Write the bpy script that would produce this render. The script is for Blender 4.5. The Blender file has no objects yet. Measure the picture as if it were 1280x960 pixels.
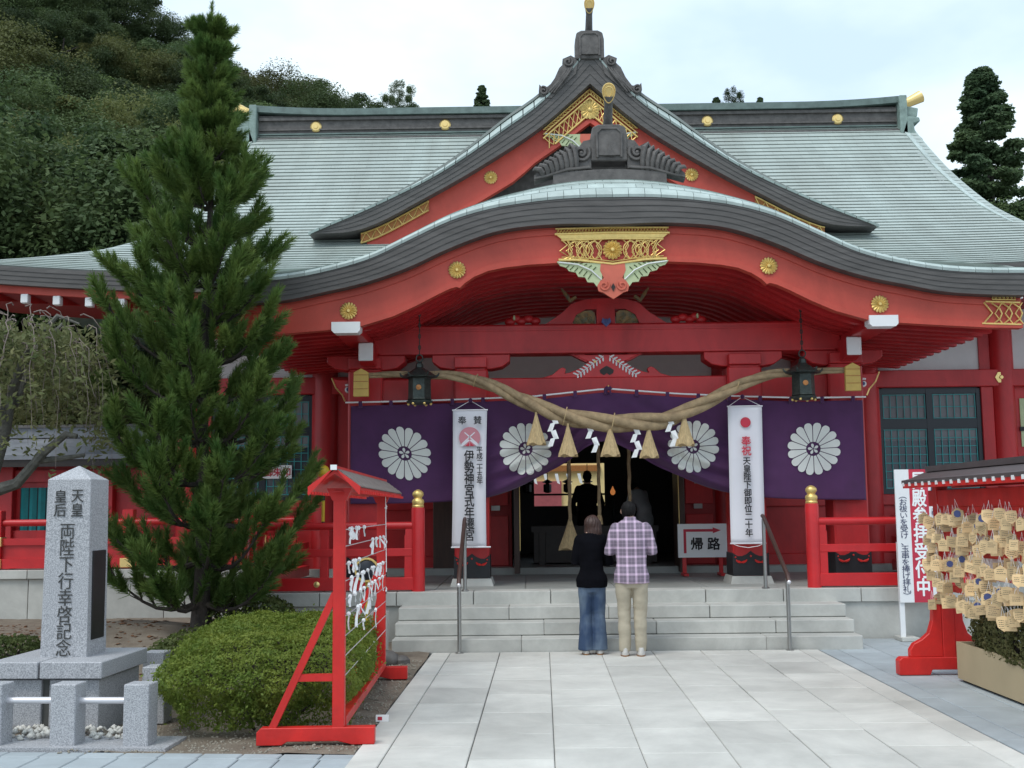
import bpy, bmesh, math, random
import numpy as np
from mathutils import Vector, Matrix, noise
random.seed(7); RNG = np.random.default_rng(11)
S = bpy.context.scene; COL = S.collection
PI = math.pi

# ------------------------------------------------------------------ camera, sky, sun, exposure
FOC, EYE = 1430.0, 1.65
YAW, PITCH, ROLL = 0.0127549, 0.1094914, 0.0105
def cam_axes():
    f0 = Vector((-math.sin(YAW), math.cos(YAW), 0)); r0 = Vector((math.cos(YAW), math.sin(YAW), 0)); u0 = Vector((0, 0, 1))
    f = f0*math.cos(PITCH)+u0*math.sin(PITCH); u = u0*math.cos(PITCH)-f0*math.sin(PITCH)
    return r0*math.cos(ROLL)-u*math.sin(ROLL), u*math.cos(ROLL)+r0*math.sin(ROLL), f
CR, CU, CF = cam_axes()
cd = bpy.data.cameras.new('camera'); cam = bpy.data.objects.new('camera', cd); COL.objects.link(cam)
cd.sensor_width = 36; cd.lens = 36*FOC/1280; cd.clip_start = .1; cd.clip_end = 3000
cam.matrix_world = Matrix(((CR.x, CU.x, -CF.x, 0), (CR.y, CU.y, -CF.y, 0), (CR.z, CU.z, -CF.z, EYE), (0, 0, 0, 1)))
S.camera = cam
def at(px, py, Y):          # survey helper: where the sight line through a photo point meets the plane at distance Y
    d = CF+CR*((px-640)/FOC)-CU*((py-480)/FOC); t = Y/d.y
    return Vector((d.x*t, Y, EYE+d.z*t))
def onground(px, py, z=0.):
    d = CF+CR*((px-640)/FOC)-CU*((py-480)/FOC); t = (z-EYE)/d.z
    return Vector((d.x*t, d.y*t, z))
SUN_EL, SUN_AZ = math.radians(58), math.radians(215)   # sun behind and left of the camera, veiled by cloud
W = bpy.data.worlds.new('World'); S.world = W; W.use_nodes = True
nt = W.node_tree; nt.nodes.clear()
out = nt.nodes.new('ShaderNodeOutputWorld'); bg = nt.nodes.new('ShaderNodeBackground'); bg.inputs[1].default_value = .1
sky = nt.nodes.new('ShaderNodeTexSky'); sky.sky_type = 'NISHITA'; sky.sun_disc = False
sky.sun_elevation = SUN_EL; sky.sun_rotation = SUN_AZ
tc = nt.nodes.new('ShaderNodeTexCoord'); mp = nt.nodes.new('ShaderNodeMapping'); mp.inputs['Scale'].default_value = (1.6, 1.6, 3.2)
nz = nt.nodes.new('ShaderNodeTexNoise'); nz.inputs['Scale'].default_value = 2.3; nz.inputs['Detail'].default_value = 5; nz.inputs['Roughness'].default_value = .5
rp = nt.nodes.new('ShaderNodeValToRGB'); rp.color_ramp.elements[0].position = .34; rp.color_ramp.elements[1].position = .62
rp.color_ramp.elements[0].color = (.86,)*3+(1,); rp.color_ramp.elements[1].color = (1, 1, 1, 1)
mx = nt.nodes.new('ShaderNodeMix'); mx.data_type = 'RGBA'
cl = nt.nodes.new('ShaderNodeValToRGB'); cl.color_ramp.elements[0].position = .36; cl.color_ramp.elements[1].position = .66
cl.color_ramp.elements[0].color = (6.3, 8.0, 10.0, 1); cl.color_ramp.elements[1].color = (8.3, 9.5, 10.0, 1)
L = nt.links.new
L(tc.outputs['Generated'], mp.inputs[0]); L(mp.outputs[0], nz.inputs['Vector']); L(nz.outputs[0], rp.inputs[0]); L(nz.outputs[0], cl.inputs[0])
L(rp.outputs[0], mx.inputs[0]); L(sky.outputs[0], mx.inputs[6]); L(cl.outputs[0], mx.inputs[7]); L(mx.outputs[2], bg.inputs[0]); L(bg.outputs[0], out.inputs[0])
sd = bpy.data.lights.new('sun', 'SUN'); sd.energy = 1.4; sd.angle = math.radians(25); sd.color = (1, .97, .92)
sun = bpy.data.objects.new('sun', sd); COL.objects.link(sun)
sv = Vector((math.sin(SUN_AZ)*math.cos(SUN_EL), math.cos(SUN_AZ)*math.cos(SUN_EL), math.sin(SUN_EL)))
sun.rotation_euler = sv.to_track_quat('Z', 'Y').to_euler(); sun.location = sv*60
S.view_settings.view_transform = 'Standard'; S.view_settings.look = 'None'; S.view_settings.exposure = 0.33; S.view_settings.gamma = 1
S.cycles.max_bounces = 8; S.cycles.diffuse_bounces = 4

# ------------------------------------------------------------------ materials
def mat(name, col, rough=.6, metal=0., var=.12, scale=6., bump=0., bscale=40., rand=0., spec=.5, col2=None, coord='Object', stretch=None, sheen=0., grime=None):
    m = bpy.data.materials.new(name); m.use_nodes = True; n = m.node_tree.nodes; l = m.node_tree.links.new
    b = n['Principled BSDF']; b.inputs['Roughness'].default_value = rough; b.inputs['Metallic'].default_value = metal
    b.inputs['Specular IOR Level'].default_value = spec
    if sheen: b.inputs['Sheen Weight'].default_value = sheen
    src = n.new('ShaderNodeNewGeometry').outputs['Position'] if coord == 'Object' else n.new('ShaderNodeTexCoord').outputs[coord]
    if stretch:
        mpn = n.new('ShaderNodeMapping'); mpn.inputs['Scale'].default_value = stretch; l(src, mpn.inputs[0]); src = mpn.outputs[0]
    z = n.new('ShaderNodeTexNoise'); z.inputs['Scale'].default_value = scale; z.inputs['Detail'].default_value = 6; z.inputs['Roughness'].default_value = .6
    l(src, z.inputs['Vector'])
    r = n.new('ShaderNodeValToRGB'); r.color_ramp.elements[0].position = .3; r.color_ramp.elements[1].position = .7
    c2 = col2 or tuple(min(1, c*(1+var)) for c in col); c1 = col if col2 else tuple(c*(1-var) for c in col)
    r.color_ramp.elements[0].color = (*c1, 1); r.color_ramp.elements[1].color = (*c2, 1)
    l(z.outputs[0], r.inputs[0]); o = r.outputs[0]
    if rand:
        oi = n.new('ShaderNodeObjectInfo'); mr = n.new('ShaderNodeMapRange'); mr.inputs[3].default_value = 1-rand; mr.inputs[4].default_value = 1+rand
        l(oi.outputs['Random'], mr.inputs[0]); vm = n.new('ShaderNodeVectorMath'); vm.operation = 'SCALE'; l(o, vm.inputs[0]); l(mr.outputs[0], vm.inputs['Scale']); o = vm.outputs[0]
    if grime:      # broad stains and worn patches
        zg = n.new('ShaderNodeTexNoise'); zg.inputs['Scale'].default_value = grime[1]; zg.inputs['Detail'].default_value = 7; zg.inputs['Roughness'].default_value = .7; zg.inputs['Distortion'].default_value = .6
        gs = n.new('ShaderNodeMapping'); gs.inputs['Scale'].default_value = grime[2] if len(grime) > 2 else (1, 1, 1); l(src, gs.inputs[0]); l(gs.outputs[0], zg.inputs['Vector'])
        mg = n.new('ShaderNodeMapRange'); mg.inputs[1].default_value = .32; mg.inputs[2].default_value = .62; mg.inputs[3].default_value = 1-grime[0]; mg.inputs[4].default_value = 1.04; l(zg.outputs[0], mg.inputs[0])
        vg = n.new('ShaderNodeVectorMath'); vg.operation = 'SCALE'; l(o, vg.inputs[0]); l(mg.outputs[0], vg.inputs['Scale']); o = vg.outputs[0]
        mrr = n.new('ShaderNodeMapRange'); mrr.inputs[3].default_value = min(1, rough+.12); mrr.inputs[4].default_value = max(.05, rough-.08); l(zg.outputs[0], mrr.inputs[0]); l(mrr.outputs[0], b.inputs['Roughness'])
    l(o, b.inputs['Base Color'])
    if bump:
        z2 = n.new('ShaderNodeTexNoise'); z2.inputs['Scale'].default_value = bscale; z2.inputs['Detail'].default_value = 4; l(src, z2.inputs['Vector'])
        bp = n.new('ShaderNodeBump'); bp.inputs['Strength'].default_value = bump; bp.inputs['Distance'].default_value = .02; l(z2.outputs[0], bp.inputs['Height']); l(bp.outputs[0], b.inputs['Normal'])
    return m
M = {}
M['red'] = mat('vermilion paint', (.54, .021, .024), .42, grime=(.34, 1.1, (1, 1, .35)), var=.10, scale=2.5, bump=.05, bscale=25)
M['red_board'] = mat('faded vermilion board', (.56, .072, .045), .5, grime=(.22, .9, (1, 1, .5)), var=.12, scale=1.6, bump=.05)
M['red_rail'] = mat('bright vermilion lacquer', (.58, .018, .022), .35, grime=(.18, 1.8), var=.07, scale=3)
M['red_rack'] = mat('scarlet paint on rack', (.62, .018, .014), .42, grime=(.22, 2.5, (1, 1, .5)), var=.10, scale=5, bump=.06)
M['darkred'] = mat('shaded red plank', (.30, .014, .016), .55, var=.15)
M['white'] = mat('white paint', (.78, .78, .78), .5, var=.03)
M['plaster'] = mat('white plaster', (.72, .71, .70), .8, var=.04, bump=.05)
M['black'] = mat('black metal', (.022, .022, .025), .45, var=.3, metal=.3)
M['frame'] = mat('black window frame', (.012, .015, .022), .35)
M['bronze'] = mat('weathered dark bronze', (.045, .055, .05), .5, metal=.6, var=.4, scale=20, bump=.2)
M['gold'] = mat('gilded metal', (.78, .56, .20), .42, metal=.7, var=.12, scale=14, bump=.15, bscale=60)
M['goldpale'] = mat('pale gilded metal', (.86, .62, .25), .32, metal=.75, var=.08)
M['goldpaint'] = mat('gold painted back plate', (.42, .17, .05), .5, metal=.3, var=.2, scale=30)
M['eave'] = mat('dark copper eave layers', (.105, .097, .092), .62, grime=(.25, 1.2), var=.2, scale=3, bump=.08, bscale=10, stretch=(1, 1, 8), rand=.04)
M['oni'] = mat('dark weathered copper ornament', (.105, .096, .090), .6, var=.35, scale=9, bump=.25, bscale=18)
M['patina'] = mat('green patina copper', (.21, .28, .25), .55, var=.3, scale=7, bump=.1)
M['patina_dark'] = mat('dark green copper edge', (.12, .165, .15), .55, var=.3, scale=5, bump=.1)
M['tile'] = mat('pale patina copper tile', (.43, .50, .475), .5, var=.14, scale=4, rand=.10, bump=.05)
M['stone'] = mat('light granite', (.49, .485, .45), .75, grime=(.22, 1.1), var=.10, scale=3.5, bump=.12, bscale=160, rand=.07)
M['path'] = mat('pale granite paving', (.60, .585, .54), .7, grime=(.26, .6), var=.08, scale=2.2, bump=.08, bscale=120, rand=.10)
M['paver'] = mat('blue grey paver', (.37, .41, .43), .75, grime=(.18, .8), var=.09, scale=3, bump=.1, bscale=150, rand=.06)
M['floor'] = mat('worn porch floor stone', (.33, .34, .32), .55, grime=(.2, .8), var=.12, scale=1.2, rand=.05)
M['joint'] = mat('dark mortar bed', (.085, .085, .08), .9)
M['soil'] = mat('bare sandy soil', (.15, .115, .085), .95, col2=(.24, .20, .155), scale=5, bump=.7, bscale=60)
M['ground'] = mat('grey ground', (.30, .31, .30), .9, var=.15, scale=1)
M['gravel'] = mat('gravel', (.30, .27, .22), .9, var=.4, scale=60, rand=.1)
M['pebble'] = mat('white pebble', (.62, .60, .55), .7, var=.2, scale=12)
M['litter'] = mat('dry leaf litter', (.16, .075, .035), .9, var=.5, scale=25)
M['rope'] = mat('rice straw rope', (.34, .245, .14), .85, var=.3, scale=10, bump=.5, bscale=90)
M['straw'] = mat('straw tassel', (.52, .38, .20), .85, grime=(.2, 6), var=.25, scale=14, bump=.4, bscale=60, stretch=(6, 6, .6))
M['paper'] = mat('white paper', (.86, .86, .86), .8, var=.02)
M['cloth'] = mat('white banner cloth', (.72, .70, .74), .85, var=.03, scale=2, bump=.05)
M['purple'] = mat('purple curtain cloth', (.070, .017, .080), .8, var=.18, scale=2.5, bump=.1, bscale=300, sheen=.15)
M['crest'] = mat('white dyed crest', (.70, .70, .66), .85, var=.06, scale=4)
M['ink'] = mat('black ink', (.012, .011, .014), .7)
M['ink2'] = mat('dark grey carved ink', (.045, .045, .043), .8)
M['inkblue'] = mat('navy lettering', (.03, .035, .10), .6)
M['redink'] = mat('red print', (.52, .03, .06), .7)
M['pink'] = mat('dusty pink print', (.55, .22, .26), .8, var=.03)
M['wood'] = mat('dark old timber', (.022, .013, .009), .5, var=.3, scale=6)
M['door'] = mat('brown door wood', (.05, .024, .016), .45, var=.3, scale=4, stretch=(4, 4, .5))
M['ema'] = mat('pale bare wood', (.68, .49, .265), .65, var=.12, scale=8, rand=.30, stretch=(1, 1, 5))
M['plaque'] = mat('yellow bare wood plaque', (.60, .40, .10), .55, var=.12, scale=7)
M['steel'] = mat('dull stainless steel', (.36, .36, .35), .32, metal=.9, var=.06)
M['railmetal'] = mat('brown metal handrail', (.11, .065, .055), .3, metal=.5)
M['alu'] = mat('pale pipe', (.75, .73, .75), .3, metal=.5, var=.03)
M['glass'] = mat('dark window glass', (.035, .042, .055), .12, var=.1, spec=.6)
M['blind'] = mat('grey window blind', (.20, .20, .21), .7, var=.06)
M['teal'] = mat('teal window lattice', (.04, .33, .33), .5)
M['tealboard'] = mat('teal painted slats', (.012, .20, .21), .5, var=.15)
M['leafgreen'] = mat('pale green painted carving', (.46, .52, .30), .6, var=.10, scale=12)
M['coral'] = mat('coral painted carving', (.58, .13, .08), .55)
M['carve'] = mat('dark painted carving', (.10, .14, .11), .6, col2=(.35, .20, .06), scale=14)
M['bluepaint'] = mat('blue painted detail', (.06, .08, .22), .5)
M['greyroof'] = mat('grey metal corridor roof', (.19, .20, .22), .5, var=.25, scale=4, bump=.1)
M['planter'] = mat('tan planter board', (.46, .36, .22), .75, var=.05, scale=3)
M['rackroof'] = mat('dark rack roof sheet', (.085, .068, .068), .45, var=.15)
M['rackroof2'] = mat('brown grey rack roof boards', (.17, .14, .125), .6, var=.25, scale=8, rand=.1)
M['skin'] = mat('skin', (.52, .32, .23), .55, var=.05)
M['hair_brown'] = mat('brown hair', (.052, .024, .018), .5, var=.35, scale=30, stretch=(1, 1, .12), bump=.3, bscale=70)
M['hair_black'] = mat('black hair', (.008, .007, .007), .7, spec=.2, var=.3, scale=30, bump=.3, bscale=80)
M['sweater'] = mat('black knit', (.004, .004, .006), .95, spec=.08, var=.2, bump=.15, bscale=120)
M['suit'] = mat('black suit cloth', (.008, .008, .009), .85, spec=.1)
M['robe'] = mat('white robe cloth', (.62, .62, .63), .8, var=.04)
M['khaki'] = mat('khaki cotton', (.42, .37, .28), .85, var=.08, scale=9, bump=.2, bscale=30)
M['shoe'] = mat('white grey trainer', (.55, .53, .50), .6, var=.15, scale=20)
M['sole'] = mat('brown sole', (.30, .16, .08), .7)
M['yellow'] = mat('yellow plastic', (.62, .40, .02), .45)
M['lampcream'] = mat('cream painted wall', (.86, .66, .30), .7, var=.05)
M['rosewall'] = mat('rose painted panel', (.42, .10, .11), .6)
M['bark'] = mat('dark pine bark', (.045, .036, .030), .9, var=.35, scale=14, bump=.8, bscale=30)
M['greybark'] = mat('lichen grey bark', (.11, .105, .09), .9, var=.4, scale=12, bump=.8, bscale=30)
M['twig'] = mat('grey pink twigs', (.24, .19, .17), .85, var=.2)
def leafmat(name, c1, c2, scale=1.2, rough=.6, rand=.2):
    m = mat(name, c1, rough, col2=c2, scale=scale, rand=rand, spec=.3); n = m.node_tree.nodes; l = m.node_tree.links.new; b = n['Principled BSDF']
    tr = n.new('ShaderNodeBsdfTranslucent'); l(b.inputs['Base Color'].links[0].from_socket, tr.inputs[0]); ms = n.new('ShaderNodeMixShader'); ms.inputs[0].default_value = .38
    l(b.outputs[0], ms.inputs[1]); l(tr.outputs[0], ms.inputs[2]); l(ms.outputs[0], n['Material Output'].inputs[0]); return m
M['needle'] = leafmat('pine needles', (.062, .135, .032), (.18, .25, .062), 2.4, .55, 0)
M['hedgeleaf'] = leafmat('hedge leaves', (.100, .165, .024), (.235, .275, .045), 5, .6, 0)
M['shrubleaf'] = leafmat('shrub leaves', (.050, .085, .022), (.13, .15, .045), 4, .6, .1)
M['wood_a'] = leafmat('hillside leaves', (.045, .080, .034), (.115, .155, .055), .5, .65, .5)
M['wood_b'] = leafmat('olive hillside leaves', (.080, .098, .034), (.160, .165, .058), .5, .65, .45)
M['cedar'] = leafmat('cedar foliage', (.055, .10, .050), (.115, .165, .07), .6, .65, .15)
M['weep'] = leafmat('dusty weeping leaves', (.085, .115, .04), (.20, .195, .085), 3, .65, .1)
M['planterleaf'] = leafmat('planter shrub leaves', (.085, .10, .032), (.19, .17, .07), 5, .65, 0)
M['terrain'] = mat('wooded slope', (.02, .03, .014), .9, var=.3)

def node_mat_roof():
    m = bpy.data.materials.new('copper shingle roof'); m.use_nodes = True; n = m.node_tree.nodes; l = m.node_tree.links.new; b = n['Principled BSDF']
    b.inputs['Roughness'].default_value = .5; b.inputs['Specular IOR Level'].default_value = .5
    uv = n.new('ShaderNodeUVMap'); br = n.new('ShaderNodeTexBrick'); br.inputs['Scale'].default_value = 1; br.offset = .5
    br.inputs['Brick Width'].default_value = 1; br.inputs['Row Height'].default_value = 1; br.inputs['Mortar Size'].default_value = .007; br.inputs['Mortar Smooth'].default_value = .4
    br.inputs['Color1'].default_value = (.375, .425, .40, 1); br.inputs['Color2'].default_value = (.42, .472, .445, 1); br.inputs['Mortar'].default_value = (.24, .26, .245, 1)
    l(uv.outputs[0], br.inputs[0])
    t = n.new('ShaderNodeTexCoord'); z = n.new('ShaderNodeTexNoise'); z.inputs['Scale'].default_value = .7; z.inputs['Detail'].default_value = 7; l(t.outputs['Object'], z.inputs['Vector'])
    mpn = n.new('ShaderNodeMapping'); mpn.inputs['Scale'].default_value = (.9, .05, .05); z2 = n.new('ShaderNodeTexNoise'); z2.inputs['Scale'].default_value = 3; z2.inputs['Detail'].default_value = 4
    l(t.outputs['Object'], mpn.inputs[0]); l(mpn.outputs[0], z2.inputs['Vector'])
    mm = n.new('ShaderNodeMix'); mm.data_type = 'RGBA'; mm.blend_type = 'MULTIPLY'; mm.inputs[0].default_value = 1
    r = n.new('ShaderNodeValToRGB'); r.color_ramp.elements[0].position = .3; r.color_ramp.elements[1].position = .7
    r.color_ramp.elements[0].color = (.78, .76, .74, 1); r.color_ramp.elements[1].color = (1.08, 1.1, 1.1, 1)
    ad = n.new('ShaderNodeMath'); ad.operation = 'MULTIPLY_ADD'; ad.inputs[1].default_value = .5
    hm = n.new('ShaderNodeMath'); hm.operation = 'MULTIPLY'; hm.inputs[1].default_value = .5
    l(z2.outputs[0], hm.inputs[0]); l(z.outputs[0], ad.inputs[0]); l(hm.outputs[0], ad.inputs[2]); l(ad.outputs[0], r.inputs[0])
    l(br.outputs[0], mm.inputs[6]); l(r.outputs[0], mm.inputs[7]); l(mm.outputs[2], b.inputs['Base Color']); return m
M['roof'] = node_mat_roof()
def node_mat_granite():
    m = mat('speckled grey granite', (.38, .385, .40), .55, var=.05, scale=3, rand=.04)
    n = m.node_tree.nodes; l = m.node_tree.links.new; b = n['Principled BSDF']
    t = n.new('ShaderNodeTexCoord'); z = n.new('ShaderNodeTexNoise'); z.inputs['Scale'].default_value = 120; z.inputs['Detail'].default_value = 3; l(t.outputs['Object'], z.inputs['Vector'])
    r = n.new('ShaderNodeValToRGB'); r.color_ramp.elements[0].position = .38; r.color_ramp.elements[1].position = .62
    r.color_ramp.elements[0].color = (.25, .255, .27, 1); r.color_ramp.elements[1].color = (.50, .50, .52, 1); l(z.outputs[0], r.inputs[0]); l(r.outputs[0], b.inputs['Base Color']); return m
M['granite'] = node_mat_granite()
def node_mat_plaid():
    m = bpy.data.materials.new('purple plaid cotton'); m.use_nodes = True; n = m.node_tree.nodes; l = m.node_tree.links.new; b = n['Principled BSDF']; b.inputs['Roughness'].default_value = .85
    t = n.new('ShaderNodeTexCoord'); sx = n.new('ShaderNodeSeparateXYZ'); l(t.outputs['Object'], sx.inputs[0])
    def band(sock, period, width, ph):
        a = n.new('ShaderNodeMath'); a.operation = 'MULTIPLY_ADD'; a.inputs[1].default_value = 1/period; a.inputs[2].default_value = ph+100
        f = n.new('ShaderNodeMath'); f.operation = 'FRACT'; s = n.new('ShaderNodeMath'); s.operation = 'SUBTRACT'; s.inputs[1].default_value = .5
        ab = n.new('ShaderNodeMath'); ab.operation = 'ABSOLUTE'; mr = n.new('ShaderNodeMapRange'); mr.inputs[1].default_value = width; mr.inputs[2].default_value = width*.45; mr.inputs[3].default_value = 0; mr.inputs[4].default_value = 1
        l(sock, a.inputs[0]); l(a.outputs[0], f.inputs[0]); l(f.outputs[0], s.inputs[0]); l(s.outputs[0], ab.inputs[0]); l(ab.outputs[0], mr.inputs[0]); return mr.outputs[0]
    def addm(a, bb, op='ADD', k=None):
        q = n.new('ShaderNodeMath'); q.operation = op; l(a, q.inputs[0])
        if k is None: l(bb, q.inputs[1])
        else: q.inputs[1].default_value = k
        return q.outputs[0]
    w = addm(addm(band(sx.outputs[0], .098, .17, .0), band(sx.outputs[2], .098, .17, .2)), None, 'MULTIPLY', .5)
    th = addm(addm(band(sx.outputs[0], .098, .07, .5), band(sx.outputs[2], .098, .07, .7)), None, 'MULTIPLY', .12)
    m1 = n.new('ShaderNodeMix'); m1.data_type = 'RGBA'; m1.inputs[6].default_value = (.175, .14, .185, 1); m1.inputs[7].default_value = (.70, .52, .68, 1)
    l(addm(w, th), m1.inputs[0]); l(m1.outputs[2], b.inputs['Base Color']); return m
M['plaid'] = node_mat_plaid()
def node_mat_jeans():
    m = mat('washed blue denim', (.035, .065, .13), .85, var=.15, scale=8, bump=.2, bscale=40); n = m.node_tree.nodes; l = m.node_tree.links.new; b = n['Principled BSDF']
    t = n.new('ShaderNodeTexCoord'); z = n.new('ShaderNodeTexNoise'); z.inputs['Scale'].default_value = 3.2; z.inputs['Detail'].default_value = 3
    mpn = n.new('ShaderNodeMapping'); mpn.inputs['Scale'].default_value = (1.6, 1, .8); l(t.outputs['Object'], mpn.inputs[0]); l(mpn.outputs[0], z.inputs['Vector'])
    r = n.new('ShaderNodeValToRGB'); r.color_ramp.elements[0].position = .42; r.color_ramp.elements[1].position = .72
    r.color_ramp.elements[0].color = (.028, .055, .115, 1); r.color_ramp.elements[1].color = (.15, .20, .26, 1); l(z.outputs[0], r.inputs[0]); l(r.outputs[0], b.inputs['Base Color']); return m
M['jeans'] = node_mat_jeans()
fl = bpy.data.materials.new('lamp flame'); fl.use_nodes = True
fl.node_tree.nodes['Principled BSDF'].inputs['Emission Color'].default_value = (1, .35, .10, 1); fl.node_tree.nodes['Principled BSDF'].inputs['Emission Strength'].default_value = .30
fl.node_tree.nodes['Principled BSDF'].inputs['Base Color'].default_value = (.8, .4, .15, 1); M['flame'] = fl

# ------------------------------------------------------------------ mesh helpers
class MB:
    def __init__(s): s.v = []; s.f = []; s.m = []; s.cur = 0
    def add(s, vs, fs, mi=None):
        o = len(s.v); s.v += [tuple(p) for p in vs]; s.f += [tuple(i+o for i in f) for f in fs]; s.m += [s.cur if mi is None else mi]*len(fs); return s
    def box(s, x0, x1, y0, y1, z0, z1, mi=None):
        return s.add([(x0, y0, z0), (x1, y0, z0), (x1, y1, z0), (x0, y1, z0), (x0, y0, z1), (x1, y0, z1), (x1, y1, z1), (x0, y1, z1)],
                     [(0, 3, 2, 1), (4, 5, 6, 7), (0, 1, 5, 4), (1, 2, 6, 5), (2, 3, 7, 6), (3, 0, 4, 7)], mi)
    def cbox(s, c, d, mi=None, R=None):
        vs = [Vector((sx*d[0]/2, sy*d[1]/2, sz*d[2]/2)) for sz in (-1, 1) for sy in (-1, 1) for sx in (-1, 1)]
        if R is not None: vs = [R @ v for v in vs]
        c = Vector(c)
        return s.add([c+v for v in vs], [(0, 2, 3, 1), (4, 5, 7, 6), (0, 1, 5, 4), (1, 3, 7, 5), (3, 2, 6, 7), (2, 0, 4, 6)], mi)
    def bar(s, a, b, w, h, mi=None, up=(0, 0, 1)):
        a, b = Vector(a), Vector(b); d = (b-a); ln = d.length; d.normalize(); u = Vector(up); x = d.cross(u)
        if x.length < 1e-4: x = Vector((1, 0, 0))
        x.normalize(); u = x.cross(d); R = Matrix((x, d, u)).transposed()
        return s.cbox((a+b)/2, (w, ln, h), mi, R)
    def prism(s, poly, y0, y1, mi=None):      # outline in x,z pulled along y
        n = len(poly); vs = [(x, y0, z) for x, z in poly]+[(x, y1, z) for x, z in poly]
        return s.add(vs, [tuple(range(n-1, -1, -1)), tuple(range(n, 2*n))]+[(i, (i+1) % n, n+(i+1) % n, n+i) for i in range(n)], mi)
    def prismx(s, poly, x0, x1, mi=None):     # outline in y,z pulled along x
        n = len(poly); vs = [(x0, y, z) for y, z in poly]+[(x1, y, z) for y, z in poly]
        return s.add(vs, [tuple(range(n)), tuple(range(2*n-1, n-1, -1))]+[(i, n+i, n+(i+1) % n, (i+1) % n) for i in range(n)], mi)
    def prismz(s, poly, z0, z1, mi=None):
        n = len(poly); vs = [(x, y, z0) for x, y in poly]+[(x, y, z1) for x, y in poly]
        return s.add(vs, [tuple(range(n-1, -1, -1)), tuple(range(n, 2*n))]+[(i, (i+1) % n, n+(i+1) % n, n+i) for i in range(n)], mi)
    def band(s, top, bot, y0, y1, mi=None, yb=None):   # strip between two x,z curves, solid from y0 to y1; yb = front y of the lower edge
        n = len(top); yb = y0 if yb is None else yb
        vs = [(x, y0, z) for x, z in top]+[(x, yb, z) for x, z in bot]+[(x, y1, z) for x, z in top]+[(x, y1, z) for x, z in bot]; f = []
        for i in range(n-1):
            f += [(i, n+i, n+i+1, i+1), (2*n+i, 2*n+i+1, 3*n+i+1, 3*n+i), (i, i+1, 2*n+i+1, 2*n+i), (n+i, 3*n+i, 3*n+i+1, n+i+1)]
        f += [(0, 2*n, 3*n, n), (n-1, 2*n-1, 4*n-1, 3*n-1)]
        return s.add(vs, f, mi)
    def tube(s, pts, r, n=6, mi=None, closed=False):
        pts = [Vector(p) for p in pts]; k = len(pts); rs = r if hasattr(r, '__len__') else [r]*k; vs = []; f = []; ref = None
        for i, p in enumerate(pts):
            d = (pts[(i+1) % k] if closed or i < k-1 else p)-(pts[i-1] if closed or i > 0 else p)
            if d.length < 1e-9: d = Vector((0, 0, 1))
            d.normalize()
            if ref is None: ref = d.cross(Vector((0, 1, 0) if abs(d.y) < .9 else (1, 0, 0))).normalized()
            ref = (ref-d*ref.dot(d)).normalized(); b = d.cross(ref)
            for j in range(n): a = 2*PI*j/n; vs.append(p+(ref*math.cos(a)+b*math.sin(a))*rs[i])
        for i in range(k if closed else k-1):
            for j in range(n): a = i*n+j; b2 = i*n+(j+1) % n; c = ((i+1) % k)*n+(j+1) % n; e = ((i+1) % k)*n+j; f.append((a, b2, c, e))
        if not closed: f += [tuple(range(n-1, -1, -1)), tuple(range((k-1)*n, k*n))]
        return s.add(vs, f, mi)
    def lathe(s, prof, c=(0, 0, 0), n=14, mi=None, axis='z'):
        vs = []; f = []; k = len(prof)
        for r, z in prof:
            for j in range(n):
                a = 2*PI*j/n; p = (r*math.cos(a), r*math.sin(a), z)
                if axis == 'y': p = (p[0], p[2], p[1])
                if axis == 'x': p = (p[2], p[0], p[1])
                vs.append((c[0]+p[0], c[1]+p[1], c[2]+p[2]))
        for i in range(k-1):
            for j in range(n): f.append((i*n+j, i*n+(j+1) % n, (i+1)*n+(j+1) % n, (i+1)*n+j))
        f += [tuple(range(n-1, -1, -1)), tuple(range((k-1)*n, k*n))]
        return s.add(vs, f, mi)
    def loft(s, rings, n=16, mi=None, p=2.0):     # rings: centre x,y,z, rx, ry in level planes
        vs = []; f = []; k = len(rings)
        for x, y, z, rx, ry in rings:
            for j in range(n):
                a = 2*PI*j/n; ca, sa = math.cos(a), math.sin(a)
                vs.append((x+rx*math.copysign(abs(ca)**(2/p), ca), y+ry*math.copysign(abs(sa)**(2/p), sa), z))
        for i in range(k-1):
            for j in range(n): f.append((i*n+j, i*n+(j+1) % n, (i+1)*n+(j+1) % n, (i+1)*n+j))
        f += [tuple(range(n-1, -1, -1)), tuple(range((k-1)*n, k*n))]
        return s.add(vs, f, mi)
    def ball(s, c, r, n=10, mi=None, R=None):
        r = r if hasattr(r, '__len__') else (r, r, r); vs = []; f = []; m = n//2+1
        for i in range(m+1):
            t = PI*i/m
            for j in range(n):
                a = 2*PI*j/n; v = Vector((r[0]*math.sin(t)*math.cos(a), r[1]*math.sin(t)*math.sin(a), r[2]*math.cos(t)))
                if R is not None: v = R @ v
                vs.append(Vector(c)+v)
        for i in range(m):
            for j in range(n): f.append((i*n+j, (i+1)*n+j, (i+1)*n+(j+1) % n, i*n+(j+1) % n))
        return s.add(vs, f, mi)
    def mesh(s, name, mats, smooth=False, bevel=0.):
        me = bpy.data.meshes.new(name); me.from_pydata(s.v, [], s.f)
        for m in (mats if isinstance(mats, (list, tuple)) else [mats]): me.materials.append(M[m] if isinstance(m, str) else m)
        if any(s.m): me.polygons.foreach_set('material_index', s.m)
        bm = bmesh.new(); bm.from_mesh(me)
        if smooth: bmesh.ops.remove_doubles(bm, verts=bm.verts, dist=1e-5)
        if bevel: bmesh.ops.bevel(bm, geom=[e for e in bm.edges if len(e.link_faces) == 2 and e.calc_face_angle(0) > .6], offset=bevel, segments=1, affect='EDGES')
        bmesh.ops.recalc_face_normals(bm, faces=bm.faces); bm.to_mesh(me); bm.free()
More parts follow.
